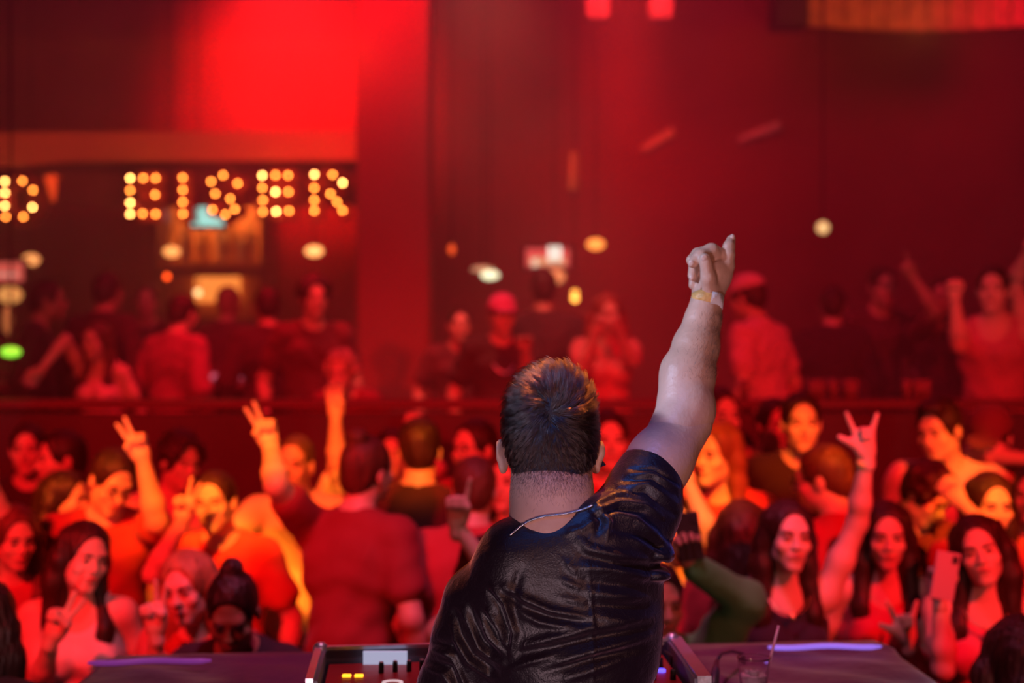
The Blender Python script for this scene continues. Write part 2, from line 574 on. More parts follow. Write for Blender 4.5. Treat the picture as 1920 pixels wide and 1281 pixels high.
def bottle(x, y, z, c, h, i, where, grp):
    b = MB().lathe((x, y, z), [(.034, 0), (.036, .01), (.036, h * .58), (.030, h * .68), (.014, h * .78), (.013, h * .96)], 12).build(
        'bottle', mat('glass_%d' % (i % 4), c, .12, spec=.8), None, True, origin=(x, y, z))
    tag(b, where, 'bottle', grp)
    k = MB().lathe((x, y, z + h * .94), [(.015, 0), (.015, h * .08)], 10).build('bottle_cap', mat('cap_metal', (.8, .7, .4), .3, .8), b)


ORD = 'first second third fourth fifth sixth seventh eighth ninth tenth eleventh twelfth'.split()
cols = [(.75, .35, .12), (.8, .72, .6), (.35, .12, .05), (.85, .55, .3)]
bx = [318, 345, 353, 378, 386, 414, 422, 431, 440, 452, 463, 474]
for i, x in enumerate(bx):
    p = at(x, 0, 12.3)
    h = .26 + .05 * ((i * 7) % 3)
    bottle(p[0], 12.3, zs, cols[i % 4], h, i, '%s bottle from the left on the amber lit bar shelf' % ORD[i], 'bottles on the lit shelf')

# ---- sign letters with bulbs
S_BULB = mat('bulb_amber', (1, .7, .4), .4, emit=(1, .24, .030), strength=27)
S_BULBB = mat('bulb_bright', (1, .8, .5), .4, emit=(1, .42, .10), strength=40)
Ys = Yf - .12
kx, ky = 700 / 1868., 480 / 1281.


def zz(l): return [(x * kx, 280 + y * ky, b) for x, y, b in l]


LET = {
 'E': (zz([(651, 144, 1), (716, 144, 0), (778, 144, 0), (651, 206, 0), (776, 227, 0), (651, 268, 1), (651, 324, 1), (713, 322, 0), (778, 324, 0)]),
       [(228, 318), (306, 318), (306, 350), (252, 350), (252, 352), (306, 354), (306, 378), (252, 378), (252, 384), (306, 384), (306, 416), (228, 416)]),
 'I': (zz([(914, 142, 0), (914, 203, 0), (914, 264, 0), (916, 323, 0)]), [(328, 318), (358, 318), (358, 414), (328, 414)]),
 'S': (zz([(1056, 161, 0), (1116, 130, 0), (1189, 171, 0), (1077, 222, 0), (1152, 248, 0), (1175, 300, 0), (1127, 327, 0), (1064, 303, 0)]), None),
 'E2': (zz([(1312, 131, 1), (1378, 130, 0), (1441, 130, 0), (1312, 193, 0), (1378, 213, 1), (1443, 213, 0), (1315, 255, 0), (1315, 312, 0), (1382, 311, 1), (1446, 308, 0)]),
        [(478, 314), (556, 314), (556, 342), (506, 342), (506, 347), (556, 347), (556, 373), (506, 373), (506, 382), (556, 382), (556, 410), (478, 410)]),
 'R': (zz([(1573, 126, 1), (1572, 194, 0), (1572, 254, 0), (1572, 307, 0), (1664, 127, 0), (1714, 168, 1), (1653, 223, 0), (1686, 264, 0), (1714, 306, 0)]), None),
 'D': (zz([(24, 160, 1), (24, 218, 1), (24, 283, 1), (28, 339, 0), (112, 158, 0), (165, 204, 0), (163, 290, 1), (116, 338, 0)]), None),
}
LETF = mat('letter_face', (.26, .02, .02), .5)
NAMES = {'E': 'first letter E with a single lit middle bulb in the bulb sign', 'I': 'letter I of four bulbs in a column in the sign',
         'S': 'letter S in curving bulbs above the teal screen', 'E2': 'complete letter E of bulbs next to the R in the sign',
         'R': 'letter R of bulbs at the end of the sign by the pillar', 'D': 'letter D of bulbs cut off by the picture edge'}
for k, (bulbs, outline) in LET.items():
    e = empty('sign_letter', at(np.mean([b[0] for b in bulbs]), np.mean([b[1] for b in bulbs]), Ys))
    tag(e, NAMES[k], 'sign', 'illuminated letters of the bar sign')
    mb = MB()
    def stroke(pl):
        for (ax, ay), (cx, cy) in zip(pl[:-1], pl[1:]):
            A, B = at(ax, ay, Ys), at(cx, cy, Ys)
            d = unit(B - A); n = np.array((-d[2], 0, d[0])) * .052
            A = A - d * .052; B = B + d * .052
            q = [A + n, B + n, B - n, A - n]
            mb.add([(p[0], Ys + dy, p[2]) for dy in (.05, .245) for p in q], [(0, 1, 2, 3), (7, 6, 5, 4), (0, 4, 5, 1), (1, 5, 6, 2), (2, 6, 7, 3), (3, 7, 4, 0)])
    B = [(b[0], b[1]) for b in bulbs]
    if k in ('E', 'E2'):
        xl, xe = B[0][0], B[2][0]; yt, yb = B[0][1], B[-1][1]; ym = B[4][1]
        stroke([(xl, yt), (xl, yb)]); stroke([(xl, yt), (xe, yt)]); stroke([(xl, ym), (xe, ym)]); stroke([(xl, yb), (xe, yb)])
    elif k == 'I':
        stroke([B[0], B[3]])
    elif k == 'S':
        stroke([B[2], B[1], B[0], B[3], B[4], B[5], B[6], B[7]])
    elif k == 'R':
        stroke([B[0], B[3]]); stroke([B[0], B[4], B[5], B[6], (B[1][0], B[6][1])]); stroke([B[6], B[7], B[8]])
    else:
        stroke([B[0], B[3]]); stroke([B[0], B[4], B[5], B[6], B[7], B[3]])
    mb.build('letter_face', LETF, e)
    for (x, y, b) in bulbs:
        c = at(x, y, Ys)
        MB().ball(c, .0125, 10).build('bulb', S_BULBB if b else S_BULB, e, True)
p = at(97, 350, Ys)
MB_ = MB(); MB_.tube([at(94, 330, Ys), at(98, 352, Ys), at(100, 378, Ys)], [.045, .035, .012], 10)
MB_.tube([at(94, 330, Ys), at(94, 330, Ys) + (0, .3, .02)], .008, 6)
tag(MB_.build('pendant_lamp', mat('dim_orange', (.8, .2, .05), .5, emit=(1, .07, .01), strength=.9), None, True), 'dim orange tapering lamp beside the letter D', 'lamp')

# ---- screens and lamps far back
def screen(px0, py0, px1, py1, Y, col, st, label, extra=None, m2=None):
    a, b = at(px0, py0, Y), at(px1, py1, Y)
    e = empty('television', ((a[0] + b[0]) / 2, Y, b[2]))
    tag(e, label, 'television')
    MB().box(a[0] - .03, b[0] + .03, Y, Y + .05, b[2] - .03, a[2] + .03, .008).build('housing', BLACK, e)
    MB().box(a[0], b[0], Y - .006, Y + .001, b[2], a[2]).build('screen', mat('scr_' + label[:12], (.1, .1, .1), .3, emit=col, strength=st), e)
    xm = (a[0] + b[0]) / 2
    MB().box(xm - .02, xm + .02, Y + .04, 12.56 if Y > 11.8 else 13.0, b[2] + .06, b[2] + .10).build('mount', BLACK, e)
    for (x0_, y0_, x1_, y1_, c2, s2) in (extra or []):
        a2, b2 = at(x0_, y0_, Y), at(x1_, y1_, Y)
        MB().box(a2[0], b2[0], Y - .010, Y - .005, b2[2], a2[2]).build('screen_picture', mat('pic%s%d%d' % (label[:4], x0_, y0_), (.1, .1, .1), .3, emit=c2, strength=s2), e)
    return e


screen(360, 388, 420, 424, 11.9, (.36, .90, .78), 1.25, 'small pale teal screen hanging under the letter S')
screen(986, 466, 1068, 500, 11.5, (1, .10, .09), .9, 'wall television with a red and white picture right of the pillar',
       [(1028, 462, 1052, 490, (1, .95, .8), 1.6), (994, 483, 1060, 498, (1, .45, .22), .9), (998, 486, 1008, 500, (1, .9, .7), 1.4)])
screen(-60, 492, 44, 528, 11.2, (1, .14, .10), .8, 'television with a pinkish picture cut off by the left edge', [(-40, 512, 34, 519, (1, .4, .3), .9)])


def lamp(px, py, Y, r, col, st, label, shape=(1, 1, .6), cord=True, name='pendant_lamp'):
    c = at(px, py, Y)
    e = empty(name, c)
    tag(e, label, 'lamp')
    MB().ball(c, r, 14, shape).build('lamp_shade', mat('lmp_%d' % px, (.8, .6, .4), .4, emit=col, strength=st), e, True)
    if cord:
        MB().tube([c + (0, 0, r * shape[2]), (c[0], c[1], 5.4)], .006, 5).build('cord', BLACK, e)


lamp(322, 472, 11.65, .055, (1, .36, .09), 2.2, 'small oval amber lamp at the shelf end nearest the letter E', (1.25, 1, .8))
lamp(589, 471, 11.65, .058, (1, .42, .12), 2.6, 'oval amber lamp hanging under the letter R', (1.25, 1, .75))
lamp(58, 487, 11.65, .06, (1, .36, .10), 1.8, 'amber lamp beside the television at the left edge', (1.2, 1, .8))
lamp(313, 519, 11.7, .022, (1, .07, .005), 6.0, 'tiny orange red indicator light below the oval amber lamp', (1, 1, 1))
lamp(371, 549, 11.7, .03, (1, .55, .22), 3.0, 'round pale amber globe in front of the lit bar panel', (1, 1, 1))
lamp(1117, 458, 11.3, .055, (1, .30, .05), 2.4, 'oval amber lamp right of the red and white television', (1.3, 1, .8))
lamp(847, 468, 11.3, .032, (1, .10, .01), 1.2, 'dim orange lamp next to the pillar', (.8, 1, 1.3))
lamp(1078, 560, 10.9, .026, (1, .42, .06), 5.5, 'bright small globe lamp below the oval amber lamp', (1, 1, 1))
lamp(1078, 549, 11.1, .024, (1, .18, .02), 3.0, 'orange globe lamp just above the bright small globe', (1, 1, 1), True)
lamp(1543, 427, 10.5, .045, (.85, .52, .20), 1.5, 'pale yellow round lamp alone on the dark right half', (1, 1, 1))
lamp(1040, 519, 11.4, .085, (1, .34, .12), 1.0, 'peach coloured shade under the red and white television', (1, 1, .75))
lamp(905, 505, 11.4, .06, (.8, .55, .3), .5, 'dull cream lamp left of the white green light', (1.6, 1, .45))
lamp(919, 516, 11.3, .04, (.75, .9, .55), 2.0, 'white green oval light right of the pillar', (1.8, 1, .9))
lamp(20, 660, 7.9, .042, (.10, .95, .04), 1.4, 'bright green oval light hanging at the left edge', (1.4, .6, .7))
lamp(18, 553, 11.6, .10, (1, .40, .10), 1.0, 'wide amber lamp below the left edge television', (1, 1, .7))
lamp(14, 600, 10.9, .05, (1, .30, .08), .5, 'tall dim amber lamp above the green light', (.7, .7, 2.2), False)
lamp(5, 738, 9.6, .035, (1, .5, .25), .7, 'little cream light low at the left edge', (1, 1, 1), False, 'candle_light')
mb = MB(); mb.tube([at(392, 706, 9.7), at(470, 707, 9.75)], [.022, .014], 8)
tag(mb.build('light_wand', mat('pinkwand', (.7, .4, .5), .4, emit=(.8, .22, .38), strength=.35), None, True), 'slim pinkish light tube lying along the bar counter', 'light')
tag(MB().ball(at(390, 706, 9.68), .022, 10).build('indicator_light', mat('pinkdot', (.7, .4, .5), .4, emit=(.9, .42, .6), strength=1.0), None, True), 'round pink light at the end of the slim tube', 'light')
# reflections in the haze come from small spot housings high on the wall
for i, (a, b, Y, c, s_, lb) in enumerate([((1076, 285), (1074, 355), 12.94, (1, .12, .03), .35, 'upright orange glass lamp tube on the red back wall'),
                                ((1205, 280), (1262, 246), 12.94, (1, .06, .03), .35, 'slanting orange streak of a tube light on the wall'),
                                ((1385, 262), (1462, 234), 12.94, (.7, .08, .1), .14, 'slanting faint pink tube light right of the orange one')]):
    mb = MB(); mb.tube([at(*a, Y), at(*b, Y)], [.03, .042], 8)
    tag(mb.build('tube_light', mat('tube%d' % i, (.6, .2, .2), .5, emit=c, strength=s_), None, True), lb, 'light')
# drinks fridge glow and glassware standing on the platform rail at right
GX = [1524, 1538, 1562, 1590, 1600, 1700, 1720, 1395, 1736]
for i, (x, y) in enumerate([(1524, 735), (1538, 742), (1562, 720), (1590, 745), (1600, 742), (1700, 745), (1720, 746), (1395, 742), (1736, 744)]):
    p = at(x, 748, 7.26)
    gl = MB().lathe((p[0], 7.26, zr), [(.022, 0), (.027, .10), (.024, .10), (.020, .01)], 12).build('drinking_glass', mat('beer_glass', (.30, .14, .14), .15, trans=.4), None, True, origin=(p[0], 7.26, zr))
    tag(gl, '%s drinking glass from the left on the platform handrail' % ORD[sorted(GX).index(x)], 'glass', 'drinking glasses on the handrail')
# ---------------------------------------------------------------- haze in the hall, behind the dance floor
hm = bpy.data.materials.new('haze')
hm.use_nodes = True
nt = hm.node_tree
for n_ in list(nt.nodes): nt.nodes.remove(n_)
o_ = nt.nodes.new('ShaderNodeOutputMaterial')
vs = nt.nodes.new('ShaderNodeVolumeScatter')
vs.inputs['Color'].default_value = (.95, .9, .9, 1)
vs.inputs['Anisotropy'].default_value = 0.15
tcn = nt.nodes.new('ShaderNodeTexCoord')
nz_ = nt.nodes.new('ShaderNodeTexNoise'); nz_.inputs['Scale'].default_value = .55; nz_.inputs['Detail'].default_value = 2; nz_.inputs['Distortion'].default_value = .8
mr_ = nt.nodes.new('ShaderNodeMapRange')
mr_.inputs[1].default_value = .33; mr_.inputs[2].default_value = .68
mr_.inputs[3].default_value = .020; mr_.inputs[4].default_value = .125
nt.links.new(tcn.outputs['Object'], nz_.inputs['Vector'])
nt.links.new(nz_.outputs[0], mr_.inputs[0])
nt.links.new(mr_.outputs[0], vs.inputs['Density'])
nt.links.new(vs.outputs[0], o_.inputs['Volume'])
tag(MB().box(-6.98, 6.98, 6.4, 12.98, .72, 5.38).build('haze', hm), 'thin smoke haze lit red, filling the back of the hall', 'haze', kind='stuff')
# ---------------------------------------------------------------- performer's desk on the stage
TZ = 1.38
bl = np.array((-.965, 3.42)); br = np.array((.93, 3.60)); fl = np.array((-.97, 2.68)); fr = np.array((.97, 2.70))
desk = empty('stage_table', (0, 3.1, .30))
tag(desk, 'long stage table under a black cloth in front of the performer', 'table')
CL = mat('black_cloth', (.10, .020, .075), .75, bump=.5, bscale=14, vary=.3, vscale=3, sheen=.6)
# cloth: a soft grid over the top with a skirt hanging to the stage
nu, nv = 90, 44
def top(u, v):
    return (fl * (1 - u) + fr * u) * (1 - v) + (bl * (1 - u) + br * u) * v
V, Fq = [], []
per = []
for j in range(nv + 1):
    for i in range(nu + 1):
        u, v = i / nu, j / nv
        p = top(u, v)
        e = min(u, 1 - u) * 1.95, min(v, 1 - v) * .8
        dd = min(e)
        z = TZ + .006 * math.sin(u * 40 + v * 7) * math.sin(v * 19 + u * 5) * min(1, dd * 8) - .012 * max(0, 1 - dd / .03) ** 2
        z += .010 * math.exp(-((v - .86 - .02 * math.sin(u * 9)) / .035) ** 2)
        V.append((p[0], p[1], z))
for j in range(nv):
    for i in range(nu):
        a = j * (nu + 1) + i
        Fq.append((a, a + 1, a + nu + 2, a + nu + 1))
border = [(i, 0) for i in range(nu)] + [(nu, j) for j in range(nv)] + [(nu - i, nv) for i in range(nu)] + [(0, nv - j) for j in range(nv)]
prev = [j * (nu + 1) + i for i, j in border]
cen = (fl + fr + bl + br) / 4
for lev, z in enumerate((1.34, 1.2, 1.0, .8, .6, .45, .31)):
    cur = []
    for n_, (i, j) in enumerate(border):
        p = top(i / nu, j / nv)
        o = np.array((-1, 0)) if i == 0 else np.array((1, 0)) if i == nu else np.array((0, -1)) if j == 0 else np.array((0, 1))
        p = p + o * (.012 + .03 * lev / 6 * (1 + math.sin(n_ * .9)) )
        V.append((p[0], p[1], z)); cur.append(len(V) - 1)
    for n_ in range(len(cur)):
        k = (n_ + 1) % len(cur)
        Fq.append((prev[n_], cur[n_], cur[k], prev[k]))
    prev = cur
V = np.array(V)
link('tablecloth', V, Fq, CL, desk, True)
MB().prism([tuple(fl + (.02, .02)), tuple(fr + (-.02, .02)), tuple(br + (-.02, -.02)), tuple(bl + (.02, -.02))], TZ - .055, TZ - .022).build('table_top', BLACK, desk)
for c in (fl + (.06, .06), fr + (-.06, .06), br + (-.06, -.06), bl + (.06, -.06)):
    MB().tube([(c[0], c[1], .30), (c[0], c[1], TZ - .05)], .02, 10).build('leg', BLACK, desk)
# violet highlights on the tablecloth, put in as thin glowing strips
for (a, b, st, c, lb) in (((165, 1243), (396, 1238), .32, (.42, .06, .50), 'dim glowing strip for the violet cloth highlight left of the case'),
                          ((1440, 1214), (1652, 1212), .95, (.28, .16, .85), 'bright glowing strip for the violet cloth highlight behind the cup')):
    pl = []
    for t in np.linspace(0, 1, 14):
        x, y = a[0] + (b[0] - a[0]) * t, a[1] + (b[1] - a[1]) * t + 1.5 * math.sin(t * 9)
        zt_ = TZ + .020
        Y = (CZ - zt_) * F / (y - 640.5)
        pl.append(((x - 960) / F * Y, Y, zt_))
    tag(MB().tube(pl, [.003] + [.0062] * 12 + [.003], 8).build('highlight_strip', mat('strip%d' % a[0], (.2, .1, .4), .4, emit=c, strength=st), None, True), lb, 'light')

# flight case with the controller
X0l, X1l = -.392, .338      # at the back
Yb0, Yb1, Yfr = 2.915, 3.005, 2.66
CT = 1.502
case = empty('flight_case', (0, 2.8, TZ + .006))
tag(case, 'open flight case with aluminium edges on the stage table', 'case')
ALU = mat('aluminium', (.62, .58, .66), .38, .75, bump=.15, bscale=60)
INN = mat('case_lining', (.20, .17, .22), .6)
A = np.array((X0l, Yb0)); B = np.array((X1l, Yb1)); Cc = np.array((.352, Yfr)); Dd = np.array((-.372, Yfr - .02))
def wall(p, q, th, z0, z1, m, nm, par):
    d = unit(np.append(q - p, 0))[:2]; n = np.array((-d[1], d[0])) * th
    MB().prism([tuple(p), tuple(q), tuple(q + n), tuple(p + n)], z0, z1).build(nm, m, par)
z0 = TZ + .012
for p, q, nm in ((B, A, 'back_wall_panel'), (A, Dd, 'side_wall_panel'), (Cc, B, 'side_wall_panel'), (Dd, Cc, 'front_wall_panel')):
    z1 = CT if nm != 'front_wall_panel' else CT - .045
    wall(p, q, .011, z0, z1 - .003, INN, nm.replace('_wall', ''), case)
MB().prism([tuple(A), tuple(Dd), tuple(Cc), tuple(B)], z0 - .004, z0 + .006).build('case_bottom', INN, case)
edge = MB()
for p, q in ((A, B), (A, Dd), (B, Cc)):
    P_, Q_ = np.append(p, CT), np.append(q, CT)
    w_ = .011 if not (p is B) else .020
    d = unit(Q_ - P_); n = np.array((-d[1], d[0], 0)) * w_
    if p is B: n = -n
    P_, Q_ = P_ - d * .008, Q_ + d * .008
    o = n * .6
    edge.add([tuple(v + (0, 0, dz)) for dz in (-.020, 0.004) for v in (P_ - n + 0, Q_ - n, Q_ + n * .3, P_ + n * .3)],
             [(3, 2, 1, 0), (4, 5, 6, 7), (0, 1, 5, 4), (1, 2, 6, 5), (2, 3, 7, 6), (3, 0, 4, 7)])
edge.build('edge_trim', ALU, case)
for c in (A, B):
    MB().ball((c[0], c[1], CT - .004), .017, 12).build('corner_ball', ALU, case, True)
lt = MB().box(A[0] - .030, A[0] - .008, 2.625, 2.655, CT - .045, CT - .012, .003).build('latch', mat('chrome', (.8, .75, .8), .2, 1.0), case)
tag(MB().box(-.303, -.214, 2.895, 2.905, CT - .030, CT - .004).build('sticker_panel', mat('pale_sticker_glow', (.5, .5, .6), .4, emit=(.42, .46, .66), strength=.8), None), 'pale lilac glow-added display panel inside the back of the flight case', 'sticker')  # pale sticker with a glow added to brighten it

ctl = empty('mixing_controller', (0, 2.78, z0 + .006))
tag(ctl, 'mixing controller with painted-on red light sitting inside the flight case', 'controller')
PZ = CT - .030
RP = mat('controller_lit_red', (.40, .018, .02), .45, bump=.1, bscale=30)  # red light on the plate is put into its base colour
MB().prism([(A[0] + .02, A[1] - .018), (Dd[0] + .018, Yfr), (Cc[0] - .02, Yfr), (B[0] - .022, B[1] - .02)], z0 + .007, PZ).build('housing', RP, ctl)
def onplate(px, py, z=PZ):
    Y = (CZ - z) * F / (py - 640.5)
    return np.array(((px - 960) / F * Y, Y, z))
for i, (x, y) in enumerate([(715, 1262), (741, 1260), (767, 1259), (791, 1257)]):
    c = onplate(x, y)
    k = MB().lathe(c, [(.0052, 0), (.0052, .016), (.0045, .021)], 12).build('knob', BLACK, ctl, True)
    MB().lathe(c + (0, 0, .021), [(.0042, 0), (.0040, .0012)], 12).build('knob_cap', mat('pale_cap', (.6, .35, .4), .4), k)
for x in (650, 673):
    c = onplate(x, 1269)
    MB().box(c[0] - .0085, c[0] + .0085, c[1] - .006, c[1] + .006, PZ, PZ + .004, .001).build('button', mat('button_amber', (.9, .6, .1), .4, emit=(1, .50, .02), strength=2.2), ctl)
for x, y in ((650, 1281), (675, 1281)):
    c = onplate(x, y + 2)
    MB().box(c[0] - .006, c[0] + .006, c[1] - .002, c[1] + .002, PZ, PZ + .002).build('button', mat('button_grey', (.5, .3, .35), .4), ctl)
c = onplate(736, 1283)
mb = MB()
n = 40; vv = []; ff = []
for i in range(n):
    a = 2 * PI * i / n
    for r_, z_ in ((.0155, .001), (.0155, .004), (.0205, .004), (.0205, .001)):
        vv.append((c[0] + r_ * math.cos(a), c[1] + r_ * math.sin(a), PZ + z_))
for i in range(n):
    k = (i + 1) % n
    for q in range(4):
        ff.append((i * 4 + q, i * 4 + (q + 1) % 4, k * 4 + (q + 1) % 4, k * 4 + q))
mb.add(vv, ff).build('jog_wheel_ring', mat('white_ring', (.9, .85, .85), .4, emit=(1, .75, .8), strength=.55), ctl)
for (x, y) in ((1238, 1252), (1262, 1275), (1225, 1275)):
    c = onplate(x, y)
    k = MB().lathe(c, [(.006, 0), (.0055, .018), (.005, .02)], 12).build('knob', BLACK, ctl, True)
c = onplate(1240, 1260)
MB().lathe(c, [(.0085, 0), (.0085, .005), (.006, .006)], 14).build('lit_button', mat('button_blue', (.1, .1, .8), .3, emit=(.10, .07, 1.0), strength=2.6), ctl)
# cables
mb = MB(); mb.tube([at(1247, 1222, 2.97), at(1262, 1232, 2.93), at(1285, 1248, 2.86), at(1305, 1268, 2.80), at(1340, 1290, 2.76)], .0035, 8)
tag(mb.build('audio_cable', mat('cable_rubber', (.05, .035, .05), .4), None, True), 'dark cable running over the right edge of the flight case', 'cable')
mb = MB(); mb.tube([at(1392, 1226, 3.28), at(1372, 1221, 3.22), at(1352, 1226, 3.12), at(1344, 1240, 3.03)], .004, 8)
mb.tube([at(1344, 1240, 3.03), at(1342, 1258, 2.98), at(1338, 1290, 2.88)], [.005, .009, .010], 10)
tag(mb.build('jack_plug', mat('cable_rubber', (.05, .035, .05), .4), None, True), 'black jack plug with its looped cable between case and cup', 'cable')

# plastic cup with ice, straw
cc = at(1415, 1281, 2.94); cc = np.array((cc[0], 2.95, TZ + .008))
cup = empty('plastic_cup', cc)
tag(cup, 'clear plastic cup with melting ice on the stage table', 'cup')
GL = mat('clear_plastic', (.95, .88, .92), .06, trans=1.0, ior=1.25, spec=.6)
MB().lathe(cc, [(.025, 0), (.0335, .083), (.0345, .085), (.0345, .087), (.0325, .087), (.0315, .083), (.0235, .004), (.0, .004)], 28).build('cup_wall', GL, cup, True)
MB().lathe(cc + (0, 0, .0045), [(.0228, 0), (.0278, .048)], 24).build('drink', mat('drink', (.62, .42, .48), .3), cup, True)
for i in range(6):
    a = i * 2.2
    p = cc + (.013 * math.cos(a), .013 * math.sin(a), .044 + .004 * (i % 3))
    r_ = .0075
    MB().box(p[0] - r_, p[0] + r_, p[1] - r_, p[1] + r_, p[2], p[2] + .013, .003).build('ice_cube', mat('ice', (.85, .65, .7), .2, trans=.25), cup)
tag(MB().tube([cc + (.012, -.010, .008), cc + (.054, .012, .150)], .0030, 10).build('drinking_straw', mat('straw', (.75, .35, .5), .3, trans=.3), None, True), 'thin clear pink drinking straw leaning in the plastic cup', 'straw')
# ---------------------------------------------------------------- people
POSES = {'peace': (0, 1, 1, 0, 0), 'rock': (1, 1, 0, 0, 1), 'point': (0, 1, 0, 0, 0), 'open': (1, 1, 1, 1, 1), 'fist': (0, 0, 0, 0, 0),
         'close': (0, 1, 1, 1, 1), 'relax': (2, 2, 2, 2, 2), 'grip': (2, 3, 3, 3, 3), 'heart': (3, 3, 2, 2, 2)}


def ik(S, T, a, b, hint):
    S, T = np.asarray(S, float), np.asarray(T, float)
    d = T - S
    L = np.linalg.norm(d)
    if L > (a + b) * 0.985:
        T = S + d / L * (a + b) * 0.985
        L = (a + b) * 0.985
    L = max(L, abs(a - b) + 0.03)
    u = unit(d)
    x = (a * a - b * b + L * L) / (2 * L)
    h = math.sqrt(max(a * a - x * x, 0))
    hn = np.asarray(hint, float)
    hn = hn - u * (hn @ u)
    return S + u * x + unit(hn) * h, S + u * L


def hand_mesh(W, d, n, thumb, pose, s=1.0, h=0.0045):
    """hand rooted at the wrist W, fingers along d, palm normal n, thumb side along +-cross(d, n)"""
    d = unit(d)
    n = np.asarray(n, float); n = unit(n - d * (n @ d))
    t = np.cross(d, n) * thumb
    f = Field(W - 0.21 * s, W + 0.21 * s, h)
    P = lambda a, b, c: W + (d * a + t * b + n * c) * s
    f.cone(P(-0.03, 0, 0), P(0.02, 0, 0), 0.026 * s, 0.026 * s, 0.01)
    for b in (-0.026, -0.009, 0.009, 0.026):
        f.cone(P(0.015, b * 0.6, 0), P(0.088 - abs(b) * 0.25, b, 0), 0.017 * s, 0.0125 * s, 0.014)
    f.cone(P(0.02, 0.016, 0.006), P(0.06, 0.034, 0.008), 0.018 * s, 0.014 * s, 0.012)
    ext = POSES[pose]
    L = [0.078, 0.086, 0.080, 0.062]
    for i in range(4):
        b = (0.029, 0.010, -0.010, -0.028)[i]
        e = ext[i + 1]
        sp = (0.20, 0.06, -0.08, -0.24)[i] * (1.6 if pose in ('peace', 'rock') else 0.5 if pose == 'close' else 1.0)
        p = P(0.085 - abs(b) * 0.2, b, 0)
        ang = {0: (1.35, 1.6, 1.2), 1: (0.06, 0.1, 0.1), 2: (0.35, 0.45, 0.3), 3: (0.9, 0.8, 0.6)}[e]
        A = 0.0
        r = 0.0098 * s
        dd = unit(d + t * (sp if e else sp * 0.2))
        for k, q in enumerate((0.46, 0.30, 0.24)):
            A += ang[k]
            v = dd * math.cos(A) + n * math.sin(A)
            p2 = p + v * L[i] * q * s
            f.cone(p, p2, r, r * 0.9, 0.004)
            p, r = p2, r * 0.9
    e = ext[0]
    if e in (1,):
        c = [P(0.03, 0.026, 0.006), P(0.058, 0.058, 0.010), P(0.075, 0.085, 0.010)]
    elif e == 0:
        c = [P(0.03, 0.026, 0.008), P(0.062, 0.034, 0.030), P(0.078, 0.008, 0.036)]
    else:
        c = [P(0.03, 0.026, 0.006), P(0.062, 0.045, 0.020), P(0.09, 0.046, 0.028)]
    f.chain(c, [0.014 * s, 0.0115 * s, 0.0095 * s], 0.008)
    return f.mesh()


def head_sdf(f, Hc, R, s, sex, k=1.0):
    g = lambda x, y, z: Hc + R @ (np.array((x, y, z)) * s)
    f.ell(g(0, .015, .035), np.array((.073, .093, .085)) * s, R, .01)
    j = .052 if sex == 'f' else .058
    f.ell(g(0, -.028, -.040), np.array((j, .060, .070)) * s, R, .03)
    f.ell(g(0, -.010, -.062), np.array((j * .95, .052, .036)) * s, R, .02)
    f.cone(g(-.008, -.068, -.095), g(.008, -.068, -.095), .017 * s, .017 * s, .025)
    f.cone(g(-.03, -.070, .026), g(.03, -.070, .026), .014 * s, .014 * s, .02)
    for q in (-1, 1):
        f.ell(g(q * .040, -.060, -.024), np.array((.020, .018, .018)) * s, R, .02)
        f.ell(g(q * .030, -.095, .006), np.array((.017, .016, .011)) * s, R, .012, sub=True)
        f.ell(g(q * .075, .012, -.008), np.array((.008, .019, .030)) * s, R, .006)
        f.ell(g(q * .011, -.094, -.026), np.array((.008, .010, .008)) * s, R, .005)
        f.ell(g(q * .030, -.074, .005), np.array((.0155, .012, .0095)) * s, R, .004)
    nz = 0 if sex == 'm' else .005
    f.cone(g(0, -.082, .010), g(0, -.106 + nz, -.024), .0075 * s, (.0105 - nz * .4) * s, .010)
    f.ell(g(0, -.080, -.058), np.array((.026, .012, .013)) * s, R, .012)


def torso_sdf(f, C, T, s, sex, g, top=True):
    P = lambda x, y, z: C + T @ (np.array((x, y, z)) * s)
    m = 1.0 if sex == 'm' else 0.88
    R = T
    f.ell(P(0, .02, -.50), np.array((.165 + (0 if sex == 'm' else .005), .115, .13)) * s + g, R, .04)
    f.ell(P(0, .015, -.36), np.array((.145 * m, .10 * m, .14)) * s + g, R, .05)
    f.ell(P(0, .015, -.19), np.array((.170 * m, .112 * m, .19)) * s + g, R, .05)
    for q in (-1, 1):
        f.cone(P(q * .03, .02, -.06), P(q * .165 * m, .012, -.055), .062 * s * m + g, .058 * s * m + g, .04)
        f.cone(P(q * .02, .025, .01), P(q * .12 * m, .02, -.045), .042 * s + g, .040 * s + g, .04)
        f.ell(P(q * .10 * m, .05, -.16), np.array((.07 * m, .06, .11)) * s + g, R, .04)
        if sex == 'f':
            f.ell(P(q * .068, -.078, -.195), np.array((.058, .052, .058)) * s + g, R, .03)
        else:
            f.ell(P(q * .07, -.055, -.15), np.array((.08, .05, .06)) * s + g, R, .03)


